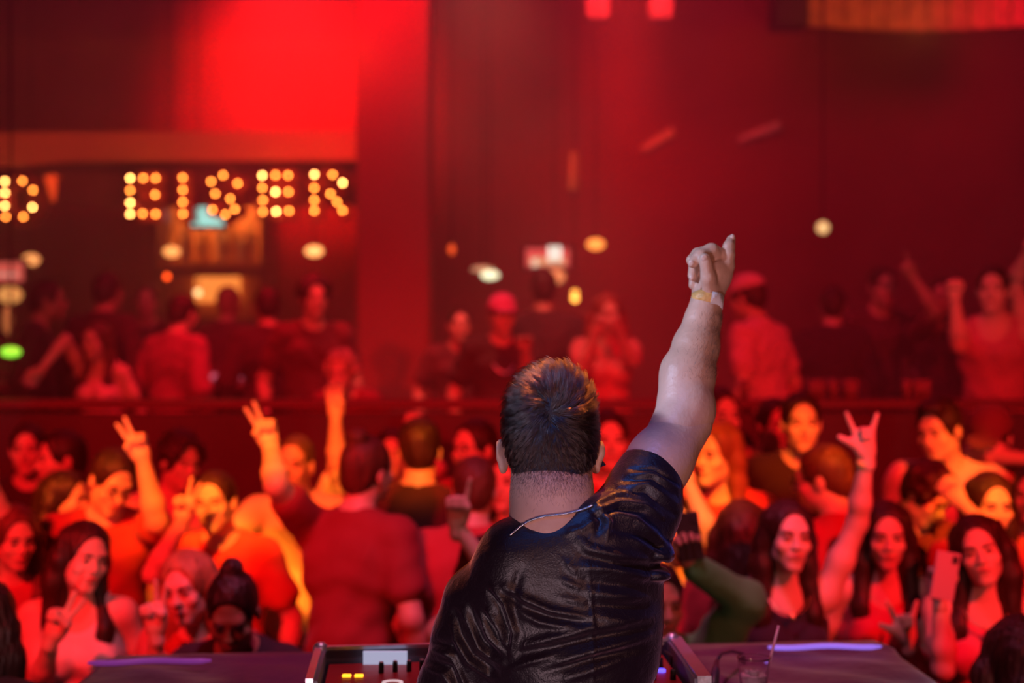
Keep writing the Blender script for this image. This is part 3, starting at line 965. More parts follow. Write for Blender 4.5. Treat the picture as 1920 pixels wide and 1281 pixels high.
def person(label, px, py, D, yaw=0, lean=4, tilt=0, head=(0, 0, 0), sex='m', tone=1, hair='short', hc=(.034, .010, .008), top='tee',
           tc=(.05, .03, .035), arms=(), floor=0.0, s=None, pants=(.03, .03, .045), group=None, extra=(), vox=0.011, detail=True, scarf=None, root_z=None):
    Hc = at(px, py, D)
    if s is None:
        s = float(np.clip((Hc[2] - floor) / 1.63, 0.92, 1.06))
    T = rotm(yaw, lean, tilt)
    Rh = rotm(yaw + head[0], head[1], head[2])
    C = Hc + Rh @ np.array((0, .030, -.055)) * s + T @ np.array((0, .012, -.105)) * s
    Pv = C + T @ np.array((0, .02, -.52)) * s
    root = empty('person', (Pv[0], Pv[1], floor))
    tag(root, label, 'person', group or 'guests dancing on the floor')
    m = 1.0 if sex == 'm' else 0.88
    Y0 = rotm(yaw)
    # arms
    sh = {q: C + T @ np.array((q * .172 * m, .012, -.058)) * s for q in (-1, 1)}
    ua, fa = .285 * s, .245 * s
    left_q = -1 if sh[-1][0] < sh[1][0] else 1
    got, hands = {}, []
    for a in arms:
        side, pose, tgt = a[0], a[1], a[2]
        opt = a[3] if len(a) > 3 else {}
        q = left_q if side == 'l' else -left_q
        Wt = at(tgt[0], tgt[1], D + tgt[2])
        if 'elbow' in opt:
            e = opt['elbow']
            hint = at(e[0], e[1], D + e[2]) - (sh[q] + Wt) / 2
        else:
            hint = T @ np.array((q * .8, .3, -.8))
        E, W = ik(sh[q], Wt, ua, fa, hint)
        pn = np.array(opt.get('palm', (0, -1, 0)), float)
        fd = np.array(opt.get('dir', W - E), float)
        got[q] = (E, W, fd, pn, pose, -q)
    for q in (-1, 1):
        if q not in got:
            W0 = sh[q] + T @ np.array((q * .10, -.06, -.48)) * s
            E, W = ik(sh[q], W0, ua, fa, Y0 @ np.array((q * .5, .9, 0)))
            got[q] = (E, W, np.array((0, 0, -1.0)) + (W - E), Y0 @ np.array((-q, 0, 0.)), 'relax', -q)
    # legs
    legs = []
    hipz = Pv[2] - .02 * s - floor
    for q in (-1, 1):
        hp = Pv + T @ np.array((q * .085, 0, -.03)) * s
        ft = np.array((hp[0], hp[1], floor + .075)) + Y0 @ np.array((q * .05, -.02, 0))
        ll = max(.435 * s, (hp[2] - floor - .075) * .5 * 1.01)
        K, A = ik(hp, ft, ll, ll, Y0 @ np.array((q * .2, -1, 0)))
        legs.append((hp, K, A))
    pts = [Hc, C, Pv] + [p for v in got.values() for p in v[:2]] + [p for l in legs for p in l]
    lo = np.min(pts, 0) - .24
    hi = np.max(pts, 0) + .24
    lo[2] = floor - .03
    f = Field(lo, hi, vox)
    torso_sdf(f, C, T, s, sex, 0)
    nr = .054 if sex == 'm' else .045
    nk = Hc + Rh @ np.array((0, .022, -.05)) * s
    f.cone(nk, C + T @ np.array((0, .02, -.03)) * s, nr * s, nr * 1.12 * s, .03)
    for q, (E, W, fd, pn, pose, th) in got.items():
        f.chain([sh[q], (sh[q] + E) / 2 + 0, E], [.056 * s * m, .048 * s * m, .039 * s * m], .03)
        f.chain([E, E + (W - E) * .3, W], [.039 * s * m, .042 * s * m, .026 * s * m], .02)
    for hp, K, A in legs:
        f.chain([hp, (hp + K) / 2, K], [.088 * s, .078 * s, .056 * s], .04)
        f.chain([K, K * .65 + A * .35, A], [.056 * s, .055 * s, .036 * s], .03)
        f.cone(A + (0, 0, -.035), A + Y0 @ np.array((0, -.15, -.045)), .034, .026, .03)
    parts = [f.mesh()]
    hf = Field(Hc - .165 * s, Hc + .165 * s, min(vox * .5, .0065))
    head_sdf(hf, Hc, Rh, s, sex)
    hf.cone(nk, C + T @ np.array((0, .02, -.03)) * s, nr * s, nr * 1.12 * s, .03)
    parts.append(hf.mesh())
    for q, (E, W, fd, pn, pose, th) in got.items():
        parts.append(hand_mesh(W, fd, pn, th, pose, s, .005 if D < 7 else .0065))
    link('body', *joined(parts), skin(tone), root, True)
    # face
    g = lambda x, y, z: Hc + Rh @ (np.array((x, y, z)) * s)
    if detail and (Rh @ np.array((0, -1, 0)))[1] < 0.25:
        for q in (-1, 1):
            ff = Field(g(q * .030, -.082, .006) - .022, g(q * .030, -.082, .006) + .022, .0028)
            ff.ell(g(q * .030, -.0815, .0055), np.array((.0125, .0075, .0062)) * s, Rh, .001)
            link('eye', *ff.mesh(), mat('eye_dark', (.05, .035, .03), .2), root, True)
            ff = Field(g(q * .031, -.085, .024) - .03, g(q * .031, -.085, .024) + .03, .003)
            ff.chain([g(q * .014, -.0865, .0205), g(q * .030, -.086, .0255), g(q * .046, -.074, .021)], [.0045, .0045, .003], .002)
            link('eyebrow', *ff.mesh(), hairm((.034, .010, .008)), root, True)
        ff = Field(g(0, -.09, -.055) - .035, g(0, -.09, -.055) + .035, .003)
        ff.chain([g(-.021, -.086, -.055), g(0, -.0935, -.054), g(.021, -.086, -.055)], [.004, .0065, .004], .003)
        link('mouth', *ff.mesh(), mat('lip', (.42, .12, .12), .35), root, True)
    # hair
    if hair:
        hv = .0075 if D < 7 else .01
        hlo, hhi = Hc - .2, Hc + .2
        if hair in ('long', 'loose'):
            hlo = np.minimum(hlo, C - .36); hhi = np.maximum(hhi, C + .25)
        hf = Field(hlo, hhi, hv)
        cut = .005
        vol = {'buzz': (.075, .096, .088), 'short': (.081, .102, .094), 'quiff': (.082, .103, .097), 'cap': (.083, .104, .093), 'bald': (.0755, .097, .089),
               'bun': (.079, .100, .093), 'long': (.081, .103, .093), 'loose': (.085, .106, .096), 'curly': (.098, .112, .108)}[hair]
        hf.ell(g(0, .018, .036), np.array(vol) * s, Rh, .01)
        if hair in ('short', 'quiff', 'buzz', 'curly', 'bald', 'bun', 'cap'):
            hf.ell(g(0, .060, -.020), np.array((.060, .055, .060)) * s, Rh, .03)
        if hair == 'quiff':
            hf.ell(g(.01, -.055, .105), np.array((.055, .045, .030)) * s, Rh, .03)
        if hair == 'curly':
            for k in range(46):
                v = unit(rng.normal(size=3)); v[2] = abs(v[2]) * 1.1 - .2
                hf.ell(g(*(np.array((0, .018, .036)) + v * np.array(vol))), np.full(3, .020) * s, Rh, .008)
        if hair == 'bun':
            hf.ell(g(0, .055, .130), np.array((.036, .036, .030)) * s, Rh, .012)
        if hair in ('long', 'loose'):
            wd = 1.0 if hair == 'long' else 1.25
            for q in (-1, 1):
                hf.chain([g(q * .060, .03, .06), g(q * .078 * wd, .030, -.02), g(q * .078 * wd, .032, -.10), C + T @ np.array((q * .085 * wd, -.055, -.10)) * s,
                          C + T @ np.array((q * .092 * wd, -.092, -.27)) * s], [.03, .028, .034, .034, .016], .03)
            hf.chain([g(0, .07, .0), g(0, .075, -.10), C + T @ np.array((0, .095, -.12)) * s, C + T @ np.array((0, .115, -.28)) * s], [.07, .07, .062, .03], .04)
        # open the face
        hf.ell(g(0, -.096, -.018), np.array((.067 if hair not in ('long', 'loose') else .064, .080, .110)) * s, Rh, .01, sub=True)
        if hair in ('long', 'loose'):
            hf.cone(g(0, -.045, -.06), C + T @ np.array((0, -.075, -.10)) * s, .066 * s, .060 * s, .012, sub=True)
        if hair in ('short', 'quiff', 'buzz', 'bald', 'bun', 'curly', 'cap'):
            hf.plane(g(0, 0, -.062), Rh @ np.array((0, -.55, -1)), .02)
            for q in (-1, 1):
                hf.ell(g(q * .085, -.004, -.030), np.array((.022, .032, .036)) * s, Rh, .008, sub=True)
        v, q4 = hf.mesh()
        if len(v):
            n = np.sin(v[:, 0] * 210 + 3 * np.sin(v[:, 2] * 17)) * np.sin(v[:, 1] * 190 + 2 * np.sin(v[:, 2] * 23))
            v = v + (v - Hc) / (np.linalg.norm(v - Hc, axis=1)[:, None] + .05) * n[:, None] * .0035
            link('hair', v, q4, hairm(hc), root, True)
        if hair == 'cap':
            hf = Field(Hc - .24, Hc + .24, .007)
            hf.ell(g(0, .015, .050), np.array((.088, .107, .088)) * s, Rh, .01)
            hf.plane(g(0, 0, .040), Rh @ np.array((0, .12, -1)), .006)
            hf.ell(g(0, -.105, .042), np.array((.070, .075, .010)) * s, Rh, .01)
            link('cap', *hf.mesh(), cloth(scarf or (.75, .4, .45)), root, True)
    # shirt
    gr = .012
    f = Field(lo, hi, .0105)
    torso_sdf(f, C, T, s, sex, gr)
    f.cone(C + T @ np.array((0, .015, -.58)) * s, C + T @ np.array((0, .015, -.40)) * s, .14 * s, .13 * s, .06)
    sl = {'tank': 0, 'tee': .62, 'long': 2, 'jacket': 2, 'dress': 0, 'crop': 0, 'hoodie': 2}[top]
    for q, (E, W, fd, pn, pose, th) in got.items():
        if sl:
            e = sh[q] + (E - sh[q]) * min(sl, 1)
            f.cone(sh[q], e, .062 * s * m + gr, .052 * s * m + gr * 1.5, .03)
        if sl == 2:
            f.cone(E, E + (W - E) * .92, .047 * s * m + gr, .034 * s * m + gr, .025)
    N = lambda x, y, z: C + T @ (np.array((x, y, z)) * s)
    if top in ('tank', 'dress', 'crop'):
        for q in (-1, 1):
            f.ell(N(q * .20 * m, .01, -.03), np.array((.075, .14, .10)) * s, T, .015, sub=True)
        f.ell(N(0, -.05, .03), np.array((.085, .13, .13)) * s, T, .02, sub=True)
        f.ell(N(0, .10, .03), np.array((.09, .10, .10)) * s, T, .02, sub=True)
    else:
        f.ell(N(0, -.02, .045), np.array((.074, .095, .075)) * s, T, .012, sub=True)
    if top == 'crop':
        f.plane(N(0, 0, -.33), T @ np.array((0, 0, -1)), .01)
    else:
        f.plane(N(0, 0, -.60), T @ np.array((0, 0, -1)), .01)
    if top == 'jacket':
        f.cone(N(0, -.16, .05), N(0, -.15, -.22), .055 * s, .012 * s, .01, sub=True)
    if top == 'hoodie':
        f.ell(N(0, .10, .01), np.array((.11, .07, .06)) * s, T, .03)
    v, q4 = f.mesh()
    lv = (v - C) @ T
    wr = np.sin(lv[:, 2] * 62 + 2.2 * np.sin(lv[:, 0] * 16 + px) + lv[:, 1] * 20) * .45 + np.sin(lv[:, 0] * 55 + lv[:, 2] * 38 + 2 * np.sin(lv[:, 2] * 9 + py)) * .55
    rad = lv * np.array((1, 1, 0)); rad = rad / (np.linalg.norm(rad, axis=1)[:, None] + .03)
    v = v + (rad * (wr * .006)[:, None]) @ T.T
    link({'tank': 'tank_top', 'tee': 'shirt', 'long': 'shirt', 'jacket': 'jacket', 'dress': 'dress', 'crop': 'crop_top', 'hoodie': 'hooded_top'}[top], v, q4, cloth(tc), root, True)
    # trousers and shoes
    f = Field(lo, np.array((hi[0], hi[1], Pv[2] + .15)), .014)
    f.ell(Pv, np.array((.17, .125, .12)) * s, T, .04)
    for hp, K, A in legs:
        f.chain([hp, (hp + K) / 2, K], [.102 * s, .092 * s, .068 * s], .04)
        f.cone(K, A, .068 * s, .056 * s, .03)
    link('trousers', *f.mesh(), cloth(pants), root, True)
    for hp, K, A in legs:
        f = Field(A - .26, A + .26, .012)
        f.cone(A + (0, 0, -.03), A + Y0 @ np.array((0, -.16, -.042)), .044, .034, .03)
        f.plane((0, 0, floor + .003), (0, 0, -1), .004)
        link('shoe', *f.mesh(), mat('shoe', (.04, .035, .035), .5), root, True)
    # things worn
    for e in extra:
        if e[0] == 'band':                       # wristband on the hand at side e[1]
            q = left_q if e[1] == 'l' else -left_q
            E, W = got[q][:2]
            u = unit(W - E)
            mb = MB(); mb.tube([W - u * .035, W - u * .012], .031 * s, 16)
            mb.build('wristband', mat('band_%s' % e[2], e[3], .6), root, True)
        if e[0] == 'necklace':
            mb = MB()
            mb.tube([N(.075 * math.sin(a), -.045 - .085 * math.cos(a) * 1.0, -.02 - .06 * math.cos(a)) for a in np.linspace(-1.5, 1.5, 15)], .0028, 6)
            mb.ball(N(0, -.132, -.09), .010, 10)
            mb.build('necklace', mat('gold', (.8, .6, .3), .3, 1.0), root, True)
        if e[0] == 'chain':
            mb = MB()
            mb.tube([N(.085 * math.sin(a), -.04 - .105 * math.cos(a), -.03 - .15 * math.cos(a)) for a in np.linspace(-1.5, 1.5, 15)], .007, 6)
            mb.build('necklace', mat('silver', (.8, .78, .78), .3, 1.0), root, True)
        if e[0] == 'glasses':
            mb = MB()
            for q in (-1, 1):
                c = g(q * .031, -.100, .004)
                mb.tube([c + Rh @ np.array((.022 * math.cos(a), 0, .017 * math.sin(a))) for a in np.linspace(0, 2 * PI, 14)], .002, 5)
                mb.tube([g(q * .053, -.098, .008), g(q * .076, .0, .006)], .002, 5)
            mb.tube([g(-.010, -.102, .006), g(.010, -.102, .006)], .002, 5)
            mb.build('glasses', mat('black_plastic', (.02, .02, .02), .3), root, True)
    return dict(root=root, Hc=Hc, C=C, T=T, s=s, got=got, left=left_q, D=D, N=N)
# ---------------------------------------------------------------- the performer, seen from behind
DY = 2.45
dj = empty('person', (.12, 2.47, .30))
tag(dj, 'man seen from behind in a black velvet shirt raising one arm', 'person')
P = lambda x, y, d=0.0: at(x, y, DY + d)
SK = mat('skin_close', (.63, .37, .28), .45, bump=.12, bscale=120, vary=.15, vscale=18)
Rt = rotm(180, 0, 0)
# --- head, ears, neck, raised arm
hcen = P(1033, 783)
f = Field((-.03, 2.30, 1.60), (.20, 2.62, 2.16), .003)
Rd = rotm(0, 0, 2)
f.ell(hcen + (0, .01, 0), (.073, .092, .083), Rd, .01)
f.ell(hcen + (-.001, .010, -.034), (.0745, .085, .070), Rd, .02)
f.ell(hcen + (0, .055, -.10), (.055, .055, .075), Rd, .04)          # face side, away from the camera
f.cone(P(1034, 850, -.01), P(1036, 975, -.03), .0665, .068, .03)
f.cone(P(1034, 930, -.030), P(1036, 1010, -.035), .062, .068, .03)
for q, (x0_, y0_, x1_, y1_) in ((-1, (939, 832, 946, 884)), (1, (1121, 838, 1116, 885))):
    f.ell(P((x0_ + x1_) / 2 + 2 * q, 846, .012), (.0095, .020, .021), rotm(q * 28, 0, q * 4), .004)
    f.ell(P((x0_ + x1_) / 2 - q * 1, 872, .006), (.0075, .012, .016), rotm(q * 20, 0, 0), .008)
    f.ell(P((x0_ + x1_) / 2 - q * 4, 858, -.012), (.0045, .010, .016), rotm(q * 30, 0, 0), .004, sub=True)
parts = [f.mesh()]
# trapezius and upper back under the shirt, arms
S1, E1, W1 = P(1172, 985, .0), P(1287, 772, .11), P(1325, 566, .19)
S0, E0, W0 = P(908, 1145, .0), P(852, 1330, .05), P(900, 1400, .28)
f = Field((-.30, 2.15, .95), (.52, 2.85, 2.24), .0055)
C0 = P(1050, 1010, -.03)
C0 = P(1030, 1050, -.02)
f.cone(C0, P(940, 1125, -.005), .045, .040, .06)
f.cone(C0, P(1160, 1000, -.00), .055, .05, .06)
f.ell(P(1060, 1150, .0), (.12, .08, .20), None, .06)
f.ell(P(1075, 1330, .0), (.11, .07, .22), None, .06)
f.chain([S0, E0, W0], [.046, .042, .028], .03)
f.chain([S1, S1 * .45 + E1 * .55, E1 - (0, 0, .02)], [.058, .053, .0475], .03)
parts.append(f.mesh())
f = Field(np.minimum(S1, W1) - .09, np.maximum(S1, W1) + (.1, .1, .04), .0035)
f.chain([S1 * .5 + E1 * .5, E1 + P(1278, 790, .11) - P(1287, 772, .11), ], [.052, .046], .02)
f.cone(E1 + (-.004, 0, -.004), E1 + (.008, 0, .012), .044, .042, .02)
f.cone(P(1270, 800, .095), P(1304, 775, .12), .040, .032, .02)
f.chain([E1, P(1291, 706, .14), P(1305, 650, .165), P(1318, 600, .18), W1, P(1327, 552, .193)], [.043, .0465, .041, .032, .0265, .026], .015)
f.cone(P(1268, 740, .12), P(1272, 690, .14), .026, .022, .03)
parts.append(f.mesh())
# --- pointing fist, palm to the camera
f = Field(P(1326, 505, .2) - .095, P(1326, 505, .2) + .095, .002)
hd = .195
H = lambda x, y, d=0.0: at(x, y, DY + hd + d)
f.chain([H(1326, 575, 0), H(1328, 548, 0)], [.0255, .026], .008)
f.cone(H(1326, 548, 0), H(1338, 512, .0), .027, .030, .012)
f.cone(H(1340, 545, .004), H(1362, 498, .004), .018, .016, .012)
f.cone(H(1345, 520, .01), H(1318, 500, .016), .024, .022, .012)
# thumb over the palm, nail side up
f.chain([H(1330, 545, -.018), H(1328, 522, -.034), H(1324, 497, -.040)], [.0185, .0135, .0118], .007)
f.ell(H(1322, 488, -.041), (.0110, .010, .0125), None, .004)
# index pointing up and away
f.chain([H(1362, 497, .0), H(1366, 478, -.002), H(1367, 462, .004), H(1371, 449, .016)], [.0145, .0115, .0105, .0085], .005)
# middle finger arching over, tip at the far left
f.chain([H(1352, 484, .012), H(1334, 473, -.006), H(1314, 480, -.022), H(1299, 493, -.026)], [.0155, .0160, .0118, .0098], .006)
f.chain([H(1330, 470, .016), H(1308, 476, .004), H(1296, 488, -.008)], [.012, .011, .0095], .004)
# ring and little fingers below
f.chain([H(1318, 488, .010), H(1302, 500, -.004), H(1298, 517, -.014)], [.011, .0105, .0088], .003)
f.chain([H(1316, 505, .016), H(1302, 518, .004), H(1299, 535, -.004)], [.010, .0095, .008], .003)
# creases
f.cone(H(1312, 522, -.034), H(1318, 548, -.024), .0022, .0022, .004, sub=True)
f.cone(H(1337, 488, -.020), H(1352, 497, -.012), .0016, .0016, .003, sub=True)
f.cone(H(1338, 512, -.026), H(1362, 508, -.012), .0014, .0014, .003, sub=True)
parts.append(f.mesh())
body_mesh = joined(parts)
link('body', *body_mesh, SK, dj, True)
NAIL = mat('fingernail', (.62, .40, .34), .3)
for nm, c, r_, R_ in (('thumb', H(1321, 484.5, -.0495), (.0068, .0028, .0078), rotm(0, 12, 0)), ('middle', H(1296, 494, -.0345), (.0055, .0028, .0068), rotm(-20, 10, 25)),
                      ('ring', H(1296.5, 520, -.0215), (.0048, .0024, .0058), rotm(-20, -10, 0)), ('index', H(1373, 445, .010), (.0050, .0060, .0062), rotm(30, 10, 0))):
    ff = Field(c - .016, c + .016, .0012)
    ff.ell(c, r_, R_, .001)
    link('fingernail', *ff.mesh(), NAIL, dj, True)

# --- paper wristband: printed gold band with a white tab
u = unit(P(1327, 548, .19) - P(1322, 582, .185))
side = unit(np.cross(u, (0, 1, 0))); fwd = np.cross(side, u)
def band(a0, a1, r_, m, nm, par):
    n = 26; vv, ff = [], []
    for i in range(n + 1):
        a = a0 + (a1 - a0) * i / n
        for k, (rr, h_) in enumerate(((r_, -.0115), (r_ + .0012, -.0115), (r_ + .0012, .0115), (r_, .0115))):
            wob = .0012 * math.sin(a * 5)
            c_ = P(1325, 566, .187) + u * (h_ * (1 if k < 2 else 1) + wob - .004 * math.sin(a)) + (side * math.cos(a) + fwd * math.sin(a)) * rr
            vv.append(c_)
    for i in range(n):
        for k in range(4):
            ff.append((i * 4 + k, i * 4 + (k + 1) % 4, (i + 1) * 4 + (k + 1) % 4, (i + 1) * 4 + k))
    return link(nm, vv, ff, m, par, True)
sgn = -1 if fwd[1] > 0 else 1          # angle that looks to the camera
wb = band(0, 2 * PI, .0285, mat('gold_paper', (.78, .42, .14), .5, bump=.4, bscale=90, vary=.3, vscale=60), 'wristband', dj)
rt = 1 if side[0] > 0 else -1
ca = 0 if rt > 0 else PI
mid = -PI / 2 if fwd[1] > 0 else PI / 2
tgt = (ca + (mid if True else 0))
a_r = math.atan2(0, rt); a_c = mid
lo_a, hi_a = (a_c + .12 * (1 if rt > 0 else -1), a_c + 1.35 * (1 if rt > 0 else -1)) if fwd[1] > 0 else (a_c - .12 * (1 if rt > 0 else -1), a_c - 1.35 * (1 if rt > 0 else -1))
tab = band(lo_a, hi_a, .0300, mat('white_tab', (.82, .80, .88), .5, bump=.3, bscale=80), 'wristband_tab', wb)

# --- shirt
VEL = bpy.data.materials.new('black_velvet')
VEL.use_nodes = True
nt = VEL.node_tree
b = nt.nodes['Principled BSDF']
b.inputs['Base Color'].default_value = (.010, .004, .011, 1)
b.inputs['Roughness'].default_value = .43
b.inputs['Specular IOR Level'].default_value = .55
b.inputs['Sheen Weight'].default_value = .45
b.inputs['Sheen Roughness'].default_value = .35
b.inputs['Sheen Tint'].default_value = (.8, .5, .75, 1)
tcn = nt.nodes.new('ShaderNodeTexCoord')
n1 = nt.nodes.new('ShaderNodeTexNoise'); n1.inputs['Scale'].default_value = 420; n1.inputs['Detail'].default_value = 2
n2 = nt.nodes.new('ShaderNodeTexNoise'); n2.inputs['Scale'].default_value = 38; n2.inputs['Detail'].default_value = 5; n2.inputs['Distortion'].default_value = 1.2
b1 = nt.nodes.new('ShaderNodeBump'); b1.inputs['Strength'].default_value = .55; b1.inputs['Distance'].default_value = .0012
b2 = nt.nodes.new('ShaderNodeBump'); b2.inputs['Strength'].default_value = .5; b2.inputs['Distance'].default_value = .004
for n_ in (n1, n2): nt.links.new(tcn.outputs['Object'], n_.inputs['Vector'])
nt.links.new(n1.outputs[0], b1.inputs['Height']); nt.links.new(n2.outputs[0], b2.inputs['Height'])
nt.links.new(b2.outputs[0], b1.inputs['Normal']); nt.links.new(b1.outputs[0], b.inputs['Normal'])

f = Field((-.32, 2.16, 1.20), (.42, 2.80, 1.98), .0033)
f.cone(P(1020, 1068, -.030), P(930, 1110, -.015), .060, .057, .05)
f.cone(P(975, 1040, -.053), P(1102, 994, -.053), .056, .056, .03)
f.cone(P(1065, 1052, -.035), P(1155, 1000, -.01), .062, .058, .04)
f.ell(P(1064, 1160, -.015), (.150, .108, .165), rotm(0, 0, 4), .06)
f.ell(P(1068, 1300, .0), (.134, .105, .24), rotm(0, 0, 2), .06)
f.cone(P(1205, 1090, .0), P(1188, 1230, .0), .030, .030, .05)
f.ell(P(960, 1090, -.045), (.06, .055, .09), None, .05)
f.ell(P(1130, 1060, -.045), (.06, .055, .09), None, .05)
# hanging sleeve
f.chain([P(897, 1128, -.005), P(882, 1200, .0), P(858, 1290, .02), P(848, 1340, .04)], [.062, .063, .066, .064], .022)
# raised sleeve
f.chain([P(1168, 990, .0), P(1196, 945, .02), P(1213, 905, .038), P(1227, 868, .055)], [.070, .060, .054, .0515], .03)
f.cone(P(1215, 1010, .01), P(1232, 960, .025), .038, .040, .03)
# armpit bunching
f.ell(P(1234, 1036, -.01), (.029, .05, .017), rotm(0, 0, 12), .012)
f.ell(P(1226, 1072, -.015), (.030, .05, .013), rotm(0, 0, 12), .008)
f.cone(P(1248, 1056, -.06), P(1235, 1058, .05), .0045, .0045, .006, sub=True)
# neck opening
f.cone(P(1030, 850, -.03), P(1032, 893, -.04), .076, .074, .008, sub=True)
f.ell(P(1030, 956, .04), (.080, .150, .024), rotm(0, 0, -17), .008, sub=True)
# cut the cuff and hollow it
ax_ = unit(P(1233, 848, .06) - P(1213, 905, .038))
f.plane(P(1226, 868, .055), ax_, .004)
f.cone(P(1216, 896, .042), P(1236, 840, .07), .0495, .0485, .003, sub=True)
v, q4 = f.mesh()
# folds: polylines in the back plane, amplitude m, width px
FD = [
 ([(1086, 1064), (1149, 1066), (1205, 1082), (1250, 1078)], .0070, 9), ([(1100, 1090), (1150, 1096), (1215, 1100)], -.0050, 9),
 ([(1104, 1111), (1155, 1118), (1207, 1120)], .0055, 9), ([(1107, 1134), (1160, 1138), (1212, 1136)], -.005, 8),
 ([(1107, 1156), (1167, 1164), (1216, 1158)], .0065, 10), ([(945, 1100), (985, 1124), (1030, 1144), (1101, 1158)], .0075, 8),
 ([(948, 1118), (985, 1142), (1030, 1158), (1090, 1168)], -.006, 8), ([(962, 1136), (1010, 1164), (1050, 1172), (1107, 1174)], .0065, 9),
 ([(985, 1210), (1033, 1197), (1077, 1187), (1112, 1176), (1165, 1172)], .0065, 8), ([(975, 1226), (1040, 1215), (1100, 1200), (1200, 1180)], -.0065, 9),
 ([(1048, 1242), (1107, 1221), (1167, 1206), (1214, 1192)], .0075, 9), ([(1020, 1262), (1100, 1240), (1200, 1215)], -.0055, 8),
 ([(1060, 1274), (1110, 1256), (1160, 1240)], .0055, 8), ([(958, 1254), (990, 1242), (1030, 1232)], .0045, 6),
 ([(1060, 1052), (1082, 1078)], .0035, 7), ([(1052, 1086), (1090, 1104)], .004, 7), ([(1050, 1120), (1095, 1130)], .003, 7),
 ([(1104, 1060), (1108, 1120), (1112, 1180), (1112, 1281)], .0022, 3),
 ([(958, 1224), (964, 1186), (947, 1132), (924, 1100)], .0080, 7), ([(951, 1224), (954, 1186), (936, 1135), (918, 1112)], -.0075, 6),
 ([(952, 1216), (938, 1180), (916, 1145)], .0070, 5.5), ([(943, 1216), (927, 1184), (905, 1150)], -.006, 5),
 ([(944, 1222), (918, 1190), (902, 1152)], .0070, 5.5), ([(936, 1232), (905, 1205), (887, 1165), (882, 1140)], -.0065, 6),
 ([(942, 1244), (900, 1214), (882, 1170), (868, 1145)], .0080, 7), ([(930, 1262), (885, 1230), (862, 1190), (852, 1150)], -.008, 7),
 ([(926, 1272), (880, 1240), (856, 1200), (850, 1160)], .0070, 6.5), ([(878, 1286), (856, 1240), (846, 1212), (806, 1204)], -.0085, 7),
 ([(880, 1300), (850, 1230), (816, 1217)], .008, 7), ([(862, 1290), (845, 1254), (805, 1240)], -.007, 6), ([(850, 1290), (830, 1262), (800, 1250)], .006, 6),
 ([(975, 1068), (962, 1120), (968, 1170)], -.0055, 10),
 ([(1112, 948), (1150, 928), (1195, 918)], .0060, 6), ([(1114, 960), (1160, 944), (1210, 948), (1240, 968)], .0065, 6),
 ([(1112, 970), (1160, 954), (1205, 962)], -.005, 6), ([(1140, 960), (1190, 975), (1226, 1002), (1255, 1032)], .0065, 7),
 ([(1150, 990), (1200, 1008), (1245, 1035)], -.0065, 8), ([(1172, 1000), (1211, 1026), (1250, 1046)], .0065, 8),
 ([(1075, 1000), (1105, 1030), (1160, 1042), (1225, 1052)], .0060, 9), ([(1090, 1040), (1150, 1058), (1240, 1062)], -.0060, 8),
 ([(1110, 955), (1128, 975), (1118, 1000)], -.006, 6), ([(1122, 952), (1142, 980), (1138, 1006)], .006, 6),
 ([(1060, 1000), (1095, 990), (1120, 970)], .004, 7), ([(1182, 880), (1225, 880), (1272, 908)], -.0035, 3.5),
 ([(1175, 890), (1225, 888), (1274, 918)], .0030, 4), ([(1168, 902), (1225, 898), (1272, 932)], -.0035, 4), ([(1160, 912), (1215, 908), (1268, 945)], .0035, 5),
 ([(1150, 922), (1210, 922), (1265, 965)], -.0045, 5),
]
me_ = bpy.data.meshes.new('tmp'); me_.from_pydata(v.tolist(), [], q4.tolist()); me_.update()
nr_ = np.zeros(len(v) * 3, np.float32); me_.vertices.foreach_get('normal', nr_); nr_ = nr_.reshape(-1, 3)
bpy.data.meshes.remove(me_)
pxv = v[:, 0] / v[:, 1] * F + 960
pyv = 640.5 - (v[:, 2] - CZ) / v[:, 1] * F
face = np.clip(-nr_[:, 1] * 1.6 + .15, 0, 1)
dsp = np.zeros(len(v))
for pl, amp, wd in FD:
    best = np.full(len(v), 1e9); tt = np.zeros(len(v))
    tot = sum(math.dist(pl[i], pl[i + 1]) for i in range(len(pl) - 1)); acc = 0
    for i in range(len(pl) - 1):
        ax0, ay0 = pl[i]; bx0, by0 = pl[i + 1]
        L = math.dist(pl[i], pl[i + 1])
        t = np.clip(((pxv - ax0) * (bx0 - ax0) + (pyv - ay0) * (by0 - ay0)) / L ** 2, 0, 1)
        d = np.hypot(pxv - ax0 - t * (bx0 - ax0), pyv - ay0 - t * (by0 - ay0))
        m_ = d < best
        best[m_] = d[m_]; tt[m_] = (acc + t[m_] * L) / tot
        acc += L
    dsp += amp * np.exp(-(best / wd) ** 2) * (np.sin(np.clip(tt * .84 + .08, 0, 1) * PI) ** .7)
v = v + nr_ * (1.2 * dsp * face)[:, None]
shirt_mesh = (v, q4)
link('shirt', v, q4, VEL, dj, True)

